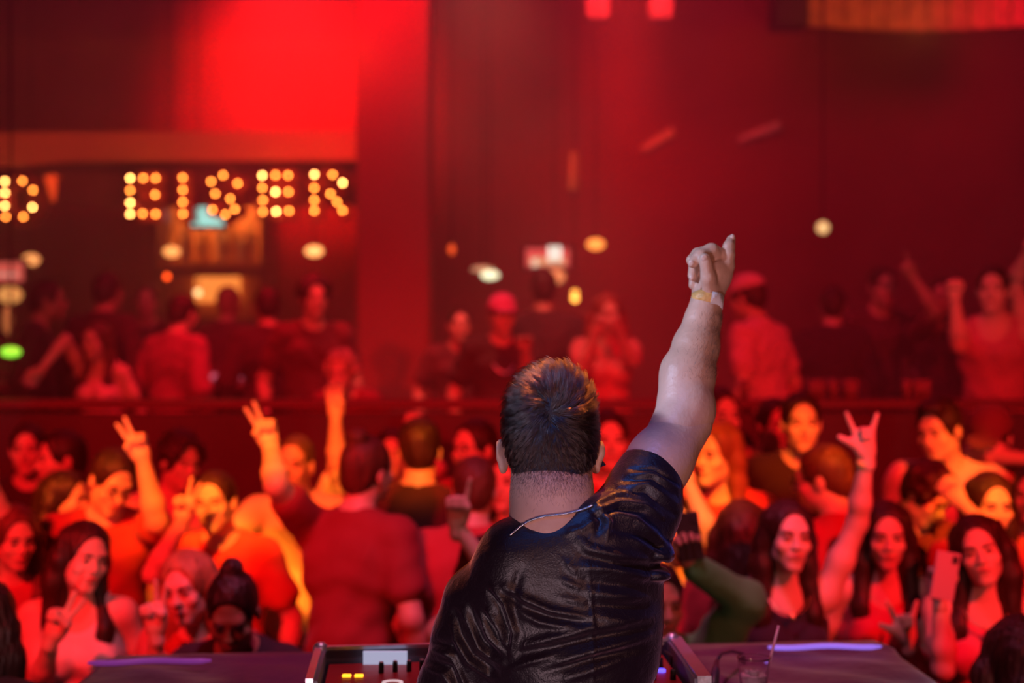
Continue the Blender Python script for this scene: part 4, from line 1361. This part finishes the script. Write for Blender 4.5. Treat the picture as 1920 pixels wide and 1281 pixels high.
# --- necklace chain on the neck, a ring of small links
npts = [(957, 1003, -.045), (963, 998, -.05), (975, 988, -.063), (990, 978, -.078), (1006, 972, -.088), (1022, 968, -.094), (1040, 966, -.096), (1058, 964, -.094), (1076, 960, -.087), (1092, 956, -.073), (1104, 951, -.054), (1111, 947, -.035)]
mb = MB()
dense = []
from mathutils.bvhtree import BVHTree
bv = [BVHTree.FromPolygons(a_.tolist(), b_.tolist()) for a_, b_ in (body_mesh, shirt_mesh)]
for i in range(len(npts) - 1):
    for t in np.linspace(0, 1, 6, endpoint=False):
        g_ = P(*[npts[i][k] * (1 - t) + npts[i + 1][k] * t for k in range(3)])
        o3 = Vector((0, 0, CZ)); d3 = (Vector(g_) - o3).normalized()
        hits = [h_ for h_ in (b_.ray_cast(o3, d3) for b_ in bv) if h_[0] is not None]
        if hits:
            h_ = min(hits, key=lambda q_: q_[3])
            if abs(h_[0][1] - g_[1]) < .09:
                g_ = np.array(h_[0]) + np.array(unit(-np.array(d3))) * .0026
        dense.append(g_)
for i, p in enumerate(dense):
    mb.ball(p, .0026, 8, (1, 1, .8))
mb.tube(dense, .0015, 6)
mb.build('necklace', mat('silver_chain', (.75, .75, .82), .22, 1.0), dj, True)
# --- sunglasses arm end behind the ear
g_ = P(1126, 866, .012)
mb = MB()
mb.add([g_ + (-.004, 0, .012), g_ + (.010, .004, -.006), g_ + (-.006, 0, -.012), g_ + (.002, .03, .004), g_ + (.003, -.008, -.002)],
       [(0, 4, 1), (1, 4, 2), (2, 4, 0), (0, 1, 3), (1, 2, 3), (2, 0, 3)])
mb.build('earring', mat('black_gem', (.02, .03, .08), .05, spec=1.0), dj)

# --- trousers and shoes
f = Field((-.22, 2.20, .28), (.44, 2.80, 1.32), .012)
f.ell((.12, 2.47, 1.20), (.155, .11, .13), None, .04)
for q in (-1, 1):
    f.chain([(.12 + q * .085, 2.47, 1.15), (.12 + q * .11, 2.45, .78), (.12 + q * .13, 2.48, .38)], [.095, .075, .058], .03)
link('trousers', *f.mesh(), cloth((.02, .02, .028)), dj, True)
for q in (-1, 1):
    f = Field((.12 + q * .13 - .08, 2.35, .29), (.12 + q * .13 + .08, 2.75, .46), .007)
    f.cone((.12 + q * .13, 2.46, .345), (.12 + q * .14, 2.62, .335), .045, .036, .02)
    f.plane((0, 0, .303), (0, 0, -1), .004)
    link('shoe', *f.mesh(), mat('shoe', (.04, .035, .035), .5), dj, True)

# --- hair: a scalp cap and combed strands growing from it
HC = mat('hair_close', (.016, .009, .009), .6)
f = Field(hcen - (.11, .13, .17), hcen + (.11, .14, .13), .003)
f.ell(hcen + (0, .01, .001), (.0755, .0950, .0850), Rd, .01)
f.ell(hcen + (-.001, .008, -.034), (.0765, .088, .0695), Rd, .02)
f.cone(P(1034, 850, -.01), P(1036, 925, -.022), .0705, .0715, .03)
f.plane(hcen + (0, -.06, -.096), unit((.06, .25, -1)), .006)
f.ell(hcen + (0, .11, -.06), (.07, .07, .09), Rd, .01, sub=True)
for q in (-1, 1):
    f.ell(hcen + (q * .083, .005, -.112), (.040, .060, .036), Rd, .006, sub=True)
    f.ell(hcen + (q * .086, .020, -.070), (.022, .032, .034), Rd, .006, sub=True)
v, q4 = f.mesh()
link('hair_cap', v, q4, HC, dj, True)
tri = q4[:, [0, 1, 2]]
a_, b_, c_ = v[q4[:, 0]], v[q4[:, 1]], v[q4[:, 2]]
nn = np.cross(b_ - a_, v[q4[:, 3]] - a_)
nl = np.linalg.norm(nn, axis=1)
nn = nn / (nl[:, None] + 1e-12)
cen_ = v[q4].mean(1)
ok = ((nn * (cen_ - hcen)).sum(1) > 0.02) & (cen_[:, 1] < hcen[1] + .09)
prob = nl * ok
NS = 26000
pick = rng.choice(len(q4), NS, p=prob / prob.sum())
w_ = rng.random((NS, 2))
root_ = (v[q4[pick, 0]] * ((1 - w_[:, 0]) * (1 - w_[:, 1]))[:, None] + v[q4[pick, 1]] * (w_[:, 0] * (1 - w_[:, 1]))[:, None]
         + v[q4[pick, 2]] * (w_[:, 0] * w_[:, 1])[:, None] + v[q4[pick, 3]] * ((1 - w_[:, 0]) * w_[:, 1])[:, None])
nrm = nn[pick]
crown = hcen + np.array((-.004, -.083, .018))
rad = root_ - crown
rad = rad - nrm * (rad * nrm).sum(1)[:, None]
dist = np.linalg.norm(rad, axis=1)
rad = rad / (dist[:, None] + 1e-6)
swirl = np.cross(nrm, rad)
lowz = np.clip((root_[:, 2] - hcen[2] + .09) / .14, 0, 1)
cl = np.sin(root_[:, 0] * 130 + 2.5 * np.sin(root_[:, 2] * 90)) * np.cos(root_[:, 1] * 120 + root_[:, 2] * 60)
dirv = rad + swirl * (.55 * np.exp(-dist / .03) + .35 * cl * lowz + .25 * lowz)[:, None] + np.array((-.35, 0, 0)) * lowz[:, None]
dirv = dirv + rng.normal(size=dirv.shape) * .16
dirv = dirv - nrm * (dirv * nrm).sum(1)[:, None]
dirv /= np.linalg.norm(dirv, axis=1)[:, None]
ln = (.005 + .026 * lowz ** 1.1) * (.75 + .5 * rng.random(NS))
lift = (.28 + .22 * lowz + .15 * cl * lowz)
NG = 1500
gi = rng.choice(NS, NG, replace=False)
tips_g = root_[gi] + dirv[gi] * ln[gi][:, None]
own = np.zeros(NS, int)
for c0 in range(0, NS, 2000):
    dm = ((root_[c0:c0 + 2000, None, :] - root_[gi][None]) ** 2).sum(2)
    own[c0:c0 + 2000] = dm.argmin(1)
pull = (root_[gi][own] + dirv[gi][own] * ln[:, None]) - (root_ + dirv * ln[:, None])
glift = rng.random(NG)[own]
K = 5
pts_ = np.zeros((NS, K, 3))
for k in range(K):
    t = k / (K - 1)
    pts_[:, k] = root_ + dirv * (ln * t)[:, None] + nrm * (ln * (lift + .30 * (glift - .4) * lowz) * (t - .62 * t * t) * 1.5)[:, None] + pull * (.75 * t ** 1.3)
HM = bpy.data.materials.new('hair_strands')
HM.use_nodes = True
nt = HM.node_tree
for n_ in list(nt.nodes): nt.nodes.remove(n_)
o_ = nt.nodes.new('ShaderNodeOutputMaterial')
hb = nt.nodes.new('ShaderNodeBsdfHairPrincipled')
hb.parametrization = 'COLOR'
hb.inputs['Color'].default_value = (.022, .010, .010, 1)
hb.inputs['Roughness'].default_value = .2
hb.inputs['Radial Roughness'].default_value = .5
hi_ = nt.nodes.new('ShaderNodeHairInfo')
cr_ = nt.nodes.new('ShaderNodeMix'); cr_.data_type = 'RGBA'
cr_.inputs[6].default_value = (.008, .004, .005, 1); cr_.inputs[7].default_value = (.040, .017, .015, 1)
nt.links.new(hi_.outputs['Random'], cr_.inputs[0]); nt.links.new(cr_.outputs[2], hb.inputs['Color'])
nt.links.new(hb.outputs[0], o_.inputs[0])


def strands(name, pts_, r0, m, parent):
    n, k = pts_.shape[:2]
    hcv = bpy.data.hair_curves.new(name)
    hcv.add_curves([k] * n)
    org = WORLD[parent.name]
    hcv.points.foreach_set('position', (pts_ - org).astype(np.float32).ravel())
    rr = np.tile(np.linspace(r0, r0 * .35, k), n).astype(np.float32)
    ra = hcv.attributes.get('radius') or hcv.attributes.new('radius', 'FLOAT', 'POINT')
    ra.data.foreach_set('value', rr)
    hcv.materials.append(m)
    o = bpy.data.objects.new(name, hcv)
    COL.objects.link(o)
    o.parent = parent
    o['kind'] = 'stuff'
    return o


strands('hair', pts_, .00026, HM, dj)
# fine stubble at the nape and dark hair on the forearm
def scatter(n, gen, L, d, r0, nm, colm):
    R_ = np.array([gen() for _ in range(n)])
    p = np.zeros((n, 4, 3))
    dv = np.array([unit(np.array(d) + rng.normal(size=3) * .5) for _ in range(n)])
    for k in range(4):
        p[:, k] = R_ + dv * (L * k / 3)
    strands(nm, p, r0, colm, dj)
def fore():
    t = rng.random()
    a = rng.normal() * .55 + .75
    c0_, c1_ = P(1291, 712, .14), P(1322, 590, .18)
    c_ = c0_ * (1 - t) + c1_ * t
    dv_ = Vector((math.sin(a), -math.cos(a), 0))
    h_ = bv[0].ray_cast(Vector(c_) + dv_ * .2, -dv_)
    return np.array(h_[0]) if h_[0] is not None else c_
def nape():
    while True:
        a = rng.normal() * .75
        yy = 862 + abs(rng.normal()) * 22 + 10 * math.cos(a)
        if abs(a) < 1.45: break
    c_ = P(1034, yy, -.01 - .02 * np.clip((yy - 850) / 125, 0, 1))
    dv_ = Vector((math.sin(a), -math.cos(a), 0))
    h_ = bv[0].ray_cast(Vector(c_) + dv_ * .2, -dv_)
    return np.array(h_[0]) if h_[0] is not None else c_
scatter(6500, nape, .0060, (0, -.22, -1.2), .00013, 'nape_hair', HM)
scatter(1100, fore, .009, (.25, -.15, .9), .00010, 'arm_hair', HM)
# ---------------------------------------------------------------- the crowd on the dance floor
DK = (.034, .010, .008)
BR = (.11, .036, .02)
BL = (.45, .28, .14)
# front row
person('long haired woman in a white tank top giving a peace sign low in front', 158, 1046, 4.55, yaw=14, head=(26, 6, 10), sex='f', tone=2, hair='long', top='tank',
       tc=(.80, .74, .74), arms=[('l', 'peace', (98, 1196, -.30), {'dir': (.35, 0, .9), 'elbow': (70, 1250, -.1)})])
person('blonde woman with loose hair looking down beside the dark bun', 352, 1104, 4.45, yaw=-8, head=(-6, 8, -8), sex='f', tone=2, hair='loose', hc=BL, top='tee', tc=(.55, .10, .08),
       arms=[('l', 'peace', (292, 1186, -.2), {'dir': (-.1, 0, 1), 'elbow': (290, 1270, -.1)})])
person('dark haired person with a top bun and lowered head at the desk edge', 436, 1150, 3.98, yaw=0, lean=8, head=(2, 30, 0), sex='f', tone=0, hair='bun', top='long', tc=(.03, .02, .03))
person('woman in a black top with long dark hair and a gold necklace raising one arm', 1478, 1008, 4.5, yaw=4, head=(4, -2, 3), sex='f', tone=2, hair='long', top='tank', tc=(.02, .012, .025),
       arms=[('r', 'rock', (1641, 800, -.05), {'elbow': (1622, 985, .05), 'dir': (-.12, 0, 1)})], extra=[('necklace',), ('band', 'r', 'pale', (.85, .75, .25))])
person('woman with a tilted smiling face, long dark hair and a pink top', 1838, 1034, 4.45, yaw=-10, head=(-8, -2, -14), sex='f', tone=2, hair='long', top='tank', tc=(.62, .12, .20),
       arms=[('l', 'grip', (1762, 1120, -.16), {'elbow': (1768, 1270, -.1), 'dir': (-.05, 0, 1)})], extra=[('necklace',)])
person('person cropped by the lower left corner with dark hair and dark clothes', -22, 1168, 3.7, yaw=165, head=(0, 0, 8), sex='f', tone=0, hair='long', top='long', tc=(.04, .015, .02))
person('person with a rounded dark back cropped by the lower right corner', 1915, 1255, 3.72, yaw=172, head=(0, 20, 0), sex='m', tone=0, hair='loose', s=1.06, top='hoodie', tc=(.02, .012, .02))
# second row
person('person with a bright face and peace sign held beside the cheek', 404, 944, 5.3, yaw=-8, head=(0, 0, -6), sex='m', tone=2, hair='short', top='tee', tc=(.70, .10, .06),
       arms=[('l', 'peace', (342, 978, -.22), {'elbow': (292, 1075, -.15), 'dir': (.12, 0, 1)})])
person('man looking down with a bright forehead and a hand raised beside him', 210, 905, 5.35, yaw=22, head=(14, 26, 10), sex='m', tone=2, hair='short', top='tee', tc=(.40, .06, .05),
       arms=[('r', 'peace', (268, 862, -.15), {'elbow': (290, 985, -.05), 'dir': (-.30, 0, 1)})], extra=[('glasses',)])
person('dark haired woman in profile with a lit cheek behind the white tank top', 124, 938, 5.6, yaw=60, head=(15, 4, 6), sex='f', tone=2, hair='long', top='tee', tc=(.45, .06, .06))
person('young man turned left with short dark hair in the upper left of the crowd', 112, 862, 6.15, yaw=-40, head=(-15, 4, 0), sex='m', tone=1, hair='short', top='tee', tc=(.25, .04, .05))
person('man in a dark open jacket at the far left of the crowd', 52, 845, 6.65, yaw=10, head=(0, 0, 0), sex='m', tone=1, hair='short', top='jacket', tc=(.03, .015, .02))
person('guest in a red top at the left edge behind the woman in white', 26, 1010, 5.0, yaw=30, head=(10, 10, 0), sex='f', tone=1, hair='loose', hc=BR, top='tee', tc=(.45, .08, .10),
       arms=[('l', 'fist', (-20, 900, -.1), {'elbow': (14, 985, 0)})])
person('guest with curly hair and a pale pink shirt behind the raised peace hand', 338, 868, 6.2, yaw=35, head=(10, 8, 6), sex='m', tone=1, hair='curly', top='tee', tc=(.75, .35, .40))
person('bald man in a loose white shirt facing the stage', 552, 872, 5.9, yaw=-4, head=(-4, 0, 4), sex='m', tone=2, hair='bald', hc=(.12, .06, .04), top='long', tc=(.82, .66, .52),
       arms=[('l', 'fist', (505, 1092, -.28), {'elbow': (470, 1010, -.1)})])
person('man seen from behind in a dark red t-shirt, tied hair, arm stretched left', 690, 884, 5.1, yaw=152, head=(-10, -4, -6), sex='m', tone=1, hair='bun', hc=BR, top='tee', tc=(.22, .022, .03),
       arms=[('l', 'peace', (508, 838, .05), {'elbow': (525, 950, -.25), 'dir': (-.25, 0, 1)})], extra=[('band', 'l', 'watch', (.6, .45, .35))])
person('man in a white shirt pointing straight up beside the tied hair man', 655, 886, 6.4, yaw=-30, head=(-10, -6, 6), sex='m', tone=2, hair='short', top='tee', tc=(.80, .65, .55),
       arms=[('l', 'close', (630, 775, -.05), {'elbow': (632, 870, 0), 'dir': (-.05, 0, 1)})])
person('short haired man seen from behind in a black t-shirt beside a raised fist', 787, 846, 5.6, yaw=176, head=(6, 4, 0), sex='m', tone=2, hair='short', top='tee', tc=(.05, .012, .018))
person('guest behind the black t-shirt man raising a fist', 735, 852, 6.85, yaw=0, head=(0, 0, 0), sex='m', tone=1, hair='short', top='tee', tc=(.20, .03, .04),
       arms=[('r', 'fist', (774, 812, -.05), {'elbow': (800, 900, 0), 'dir': (.1, 0, 1)})])
person('bespectacled guest looking left behind the red haired back of a head', 888, 842, 6.1, yaw=-30, head=(-12, 0, 0), sex='m', tone=2, hair='short', top='tee', tc=(.4, .05, .06), extra=[('glasses',)])
person('guest seen from behind in a red shirt with reddish brown hair left of the performer', 890, 920, 5.1, yaw=170, head=(8, 4, 0), sex='m', tone=1, hair='short', hc=BR, top='tee', tc=(.42, .05, .06))
person('guest half hidden by the performer with one finger held up', 915, 1075, 4.4, yaw=8, head=(0, 4, 0), sex='f', tone=1, hair='long', top='tank', tc=(.3, .05, .08),
       arms=[('l', 'point', (857, 985, -.05), {'elbow': (850, 1110, 0), 'dir': (0, 0, 1)})])
person('long haired woman in a red top looking left beside the raised arm', 1342, 852, 5.5, yaw=-30, head=(-12, 4, 4), sex='f', tone=2, hair='long', hc=(.20, .05, .03), top='tee', tc=(.65, .07, .06))
person('dim guest between the raised arm and the man in the black sweater', 1350, 782, 6.4, yaw=20, sex='m', tone=1, hair='short', top='tee', tc=(.3, .04, .05))
person('smiling man in a black sweater in the upper right of the crowd', 1502, 794, 6.15, yaw=4, head=(-6, 2, 0), sex='m', tone=2, hair='short', top='long', tc=(.03, .010, .016))
person('guest in shade close to the left of the smiling man', 1455, 800, 6.7, yaw=12, sex='m', tone=1, hair='short', top='tee', tc=(.12, .02, .03))
person('woman with wavy dark hair seen from behind next to the black top woman', 1392, 1000, 4.95, yaw=150, head=(20, 4, 0), sex='f', tone=1, hair='loose', hc=(.06, .02, .015), top='tee', tc=(.35, .04, .05))
person('bearded man in a dark red t-shirt turned away with a brightly lit neck', 1540, 900, 5.2, yaw=-140, head=(24, 8, 0), sex='m', tone=2, hair='short', hc=BR, top='tee', tc=(.40, .03, .04), extra=[('glasses',)])
person('guest in a yellow top behind the arm with the rock sign', 1602, 1004, 5.8, yaw=-20, head=(0, 12, 0), sex='f', tone=1, hair='short', hc=BR, top='tee', tc=(.85, .62, .35))
person('dim woman with very long dark hair and a red dress behind the raised arm', 1662, 1006, 4.75, yaw=-8, head=(0, 4, 0), sex='f', tone=1, hair='long', top='dress', tc=(.50, .05, .09),
       arms=[('r', 'rock', (1702, 1205, -.24), {'dir': (-.15, 0, 1), 'elbow': (1745, 1250, 0)})])
person('dark haired guest with lowered head between the rock sign and the phone hand', 1738, 930, 5.45, yaw=25, head=(10, 34, 10), sex='m', tone=1, hair='curly', hc=(.05, .012, .01), top='tee', tc=(.22, .03, .05))
person('young man with swept up dark hair in a white shirt looking left', 1760, 808, 5.9, yaw=-32, head=(-12, 12, -4), sex='m', tone=2, hair='quiff', top='tee', tc=(.80, .62, .58))
person('man with a cap looking down at the upper right', 1856, 822, 6.1, yaw=-30, head=(0, 22, 0), sex='m', tone=2, hair='cap', top='tee', tc=(.35, .04, .05), scarf=(.14, .04, .05),
       arms=[('r', 'relax', (1925, 862, -.15), {'elbow': (1890, 880, 0)})])
person('woman with a brightly lit face directly behind the smiling woman in pink', 1858, 948, 5.1, yaw=2, head=(0, 6, 0), sex='f', tone=2, hair='long', top='tee', tc=(.5, .1, .08),
       arms=[('l', 'fist', (1800, 940, -.05), {'elbow': (1802, 1035, 0)})])
person('guest in a dark top hidden beside the right edge of the crowd', 1935, 930, 5.6, yaw=-30, sex='m', tone=1, hair='short', top='tee', tc=(.10, .02, .03))
person('guest raising a bare arm close behind the performer\'s sleeve', 1262, 985, 5.3, yaw=10, head=(0, 0, 0), sex='m', tone=2, hair='short', top='tank', tc=(.5, .08, .06),
       arms=[('r', 'open', (1290, 905, -.1), {'elbow': (1330, 1030, -.05)})])
green = person('guest in a green hooded top holding up a phone', 1235, 1130, 4.25, yaw=10, head=(4, 6, 0), sex='m', tone=0, hair='short', top='hoodie', tc=(.06, .34, .12),
       arms=[('r', 'grip', (1298, 1062, -.12), {'elbow': (1362, 1140, -.02), 'dir': (-.2, 0, 1)})], extra=[('band', 'r', 'lime', (.55, .85, .12))])
person('guest with an orange lit face peeking out right of the performer\'s ear', 1140, 828, 6.0, yaw=6, sex='m', tone=2, hair='short', top='tee', tc=(.4, .05, .05))
person('guest whose face shows between the performer\'s neck and the red shirt', 948, 905, 5.6, yaw=-15, sex='f', tone=2, hair='loose', hc=BR, top='tee', tc=(.5, .06, .06))
# phones in hands
def phone(c, R, label, m=BLACK):
    e = empty('mobile_phone', c)
    tag(e, label, 'phone')
    def bx(x0, x1, y0, y1, z0, z1, nm, mm):
        v = MB().box(x0, x1, y0, y1, z0, z1, .0015)
        v.v = [tuple(np.asarray(c) + R @ np.array(p)) for p in v.v]
        v.build(nm, mm, e)
    bx(-.036, .036, -.0045, .0045, -.07, .07, 'housing', m)
    bx(-.033, .033, .0045, .0052, -.066, .066, 'screen', mat('phone_glass', (.02, .02, .03), .1))
    bx(.012, .030, -.007, -.0045, .04, .062, 'camera_bump', BLACK)
phone(at(1772, 1080, 4.195), rotm(6, 0, 10), 'phone in a pale pink case held up by the woman in pink', mat('pink_case', (.5, .3, .34), .5))
phone(at(1291, 1006, 4.10), rotm(-10, 0, -8), 'dark phone held up by the guest in green')

# ---------------------------------------------------------------- guests on the raised platform
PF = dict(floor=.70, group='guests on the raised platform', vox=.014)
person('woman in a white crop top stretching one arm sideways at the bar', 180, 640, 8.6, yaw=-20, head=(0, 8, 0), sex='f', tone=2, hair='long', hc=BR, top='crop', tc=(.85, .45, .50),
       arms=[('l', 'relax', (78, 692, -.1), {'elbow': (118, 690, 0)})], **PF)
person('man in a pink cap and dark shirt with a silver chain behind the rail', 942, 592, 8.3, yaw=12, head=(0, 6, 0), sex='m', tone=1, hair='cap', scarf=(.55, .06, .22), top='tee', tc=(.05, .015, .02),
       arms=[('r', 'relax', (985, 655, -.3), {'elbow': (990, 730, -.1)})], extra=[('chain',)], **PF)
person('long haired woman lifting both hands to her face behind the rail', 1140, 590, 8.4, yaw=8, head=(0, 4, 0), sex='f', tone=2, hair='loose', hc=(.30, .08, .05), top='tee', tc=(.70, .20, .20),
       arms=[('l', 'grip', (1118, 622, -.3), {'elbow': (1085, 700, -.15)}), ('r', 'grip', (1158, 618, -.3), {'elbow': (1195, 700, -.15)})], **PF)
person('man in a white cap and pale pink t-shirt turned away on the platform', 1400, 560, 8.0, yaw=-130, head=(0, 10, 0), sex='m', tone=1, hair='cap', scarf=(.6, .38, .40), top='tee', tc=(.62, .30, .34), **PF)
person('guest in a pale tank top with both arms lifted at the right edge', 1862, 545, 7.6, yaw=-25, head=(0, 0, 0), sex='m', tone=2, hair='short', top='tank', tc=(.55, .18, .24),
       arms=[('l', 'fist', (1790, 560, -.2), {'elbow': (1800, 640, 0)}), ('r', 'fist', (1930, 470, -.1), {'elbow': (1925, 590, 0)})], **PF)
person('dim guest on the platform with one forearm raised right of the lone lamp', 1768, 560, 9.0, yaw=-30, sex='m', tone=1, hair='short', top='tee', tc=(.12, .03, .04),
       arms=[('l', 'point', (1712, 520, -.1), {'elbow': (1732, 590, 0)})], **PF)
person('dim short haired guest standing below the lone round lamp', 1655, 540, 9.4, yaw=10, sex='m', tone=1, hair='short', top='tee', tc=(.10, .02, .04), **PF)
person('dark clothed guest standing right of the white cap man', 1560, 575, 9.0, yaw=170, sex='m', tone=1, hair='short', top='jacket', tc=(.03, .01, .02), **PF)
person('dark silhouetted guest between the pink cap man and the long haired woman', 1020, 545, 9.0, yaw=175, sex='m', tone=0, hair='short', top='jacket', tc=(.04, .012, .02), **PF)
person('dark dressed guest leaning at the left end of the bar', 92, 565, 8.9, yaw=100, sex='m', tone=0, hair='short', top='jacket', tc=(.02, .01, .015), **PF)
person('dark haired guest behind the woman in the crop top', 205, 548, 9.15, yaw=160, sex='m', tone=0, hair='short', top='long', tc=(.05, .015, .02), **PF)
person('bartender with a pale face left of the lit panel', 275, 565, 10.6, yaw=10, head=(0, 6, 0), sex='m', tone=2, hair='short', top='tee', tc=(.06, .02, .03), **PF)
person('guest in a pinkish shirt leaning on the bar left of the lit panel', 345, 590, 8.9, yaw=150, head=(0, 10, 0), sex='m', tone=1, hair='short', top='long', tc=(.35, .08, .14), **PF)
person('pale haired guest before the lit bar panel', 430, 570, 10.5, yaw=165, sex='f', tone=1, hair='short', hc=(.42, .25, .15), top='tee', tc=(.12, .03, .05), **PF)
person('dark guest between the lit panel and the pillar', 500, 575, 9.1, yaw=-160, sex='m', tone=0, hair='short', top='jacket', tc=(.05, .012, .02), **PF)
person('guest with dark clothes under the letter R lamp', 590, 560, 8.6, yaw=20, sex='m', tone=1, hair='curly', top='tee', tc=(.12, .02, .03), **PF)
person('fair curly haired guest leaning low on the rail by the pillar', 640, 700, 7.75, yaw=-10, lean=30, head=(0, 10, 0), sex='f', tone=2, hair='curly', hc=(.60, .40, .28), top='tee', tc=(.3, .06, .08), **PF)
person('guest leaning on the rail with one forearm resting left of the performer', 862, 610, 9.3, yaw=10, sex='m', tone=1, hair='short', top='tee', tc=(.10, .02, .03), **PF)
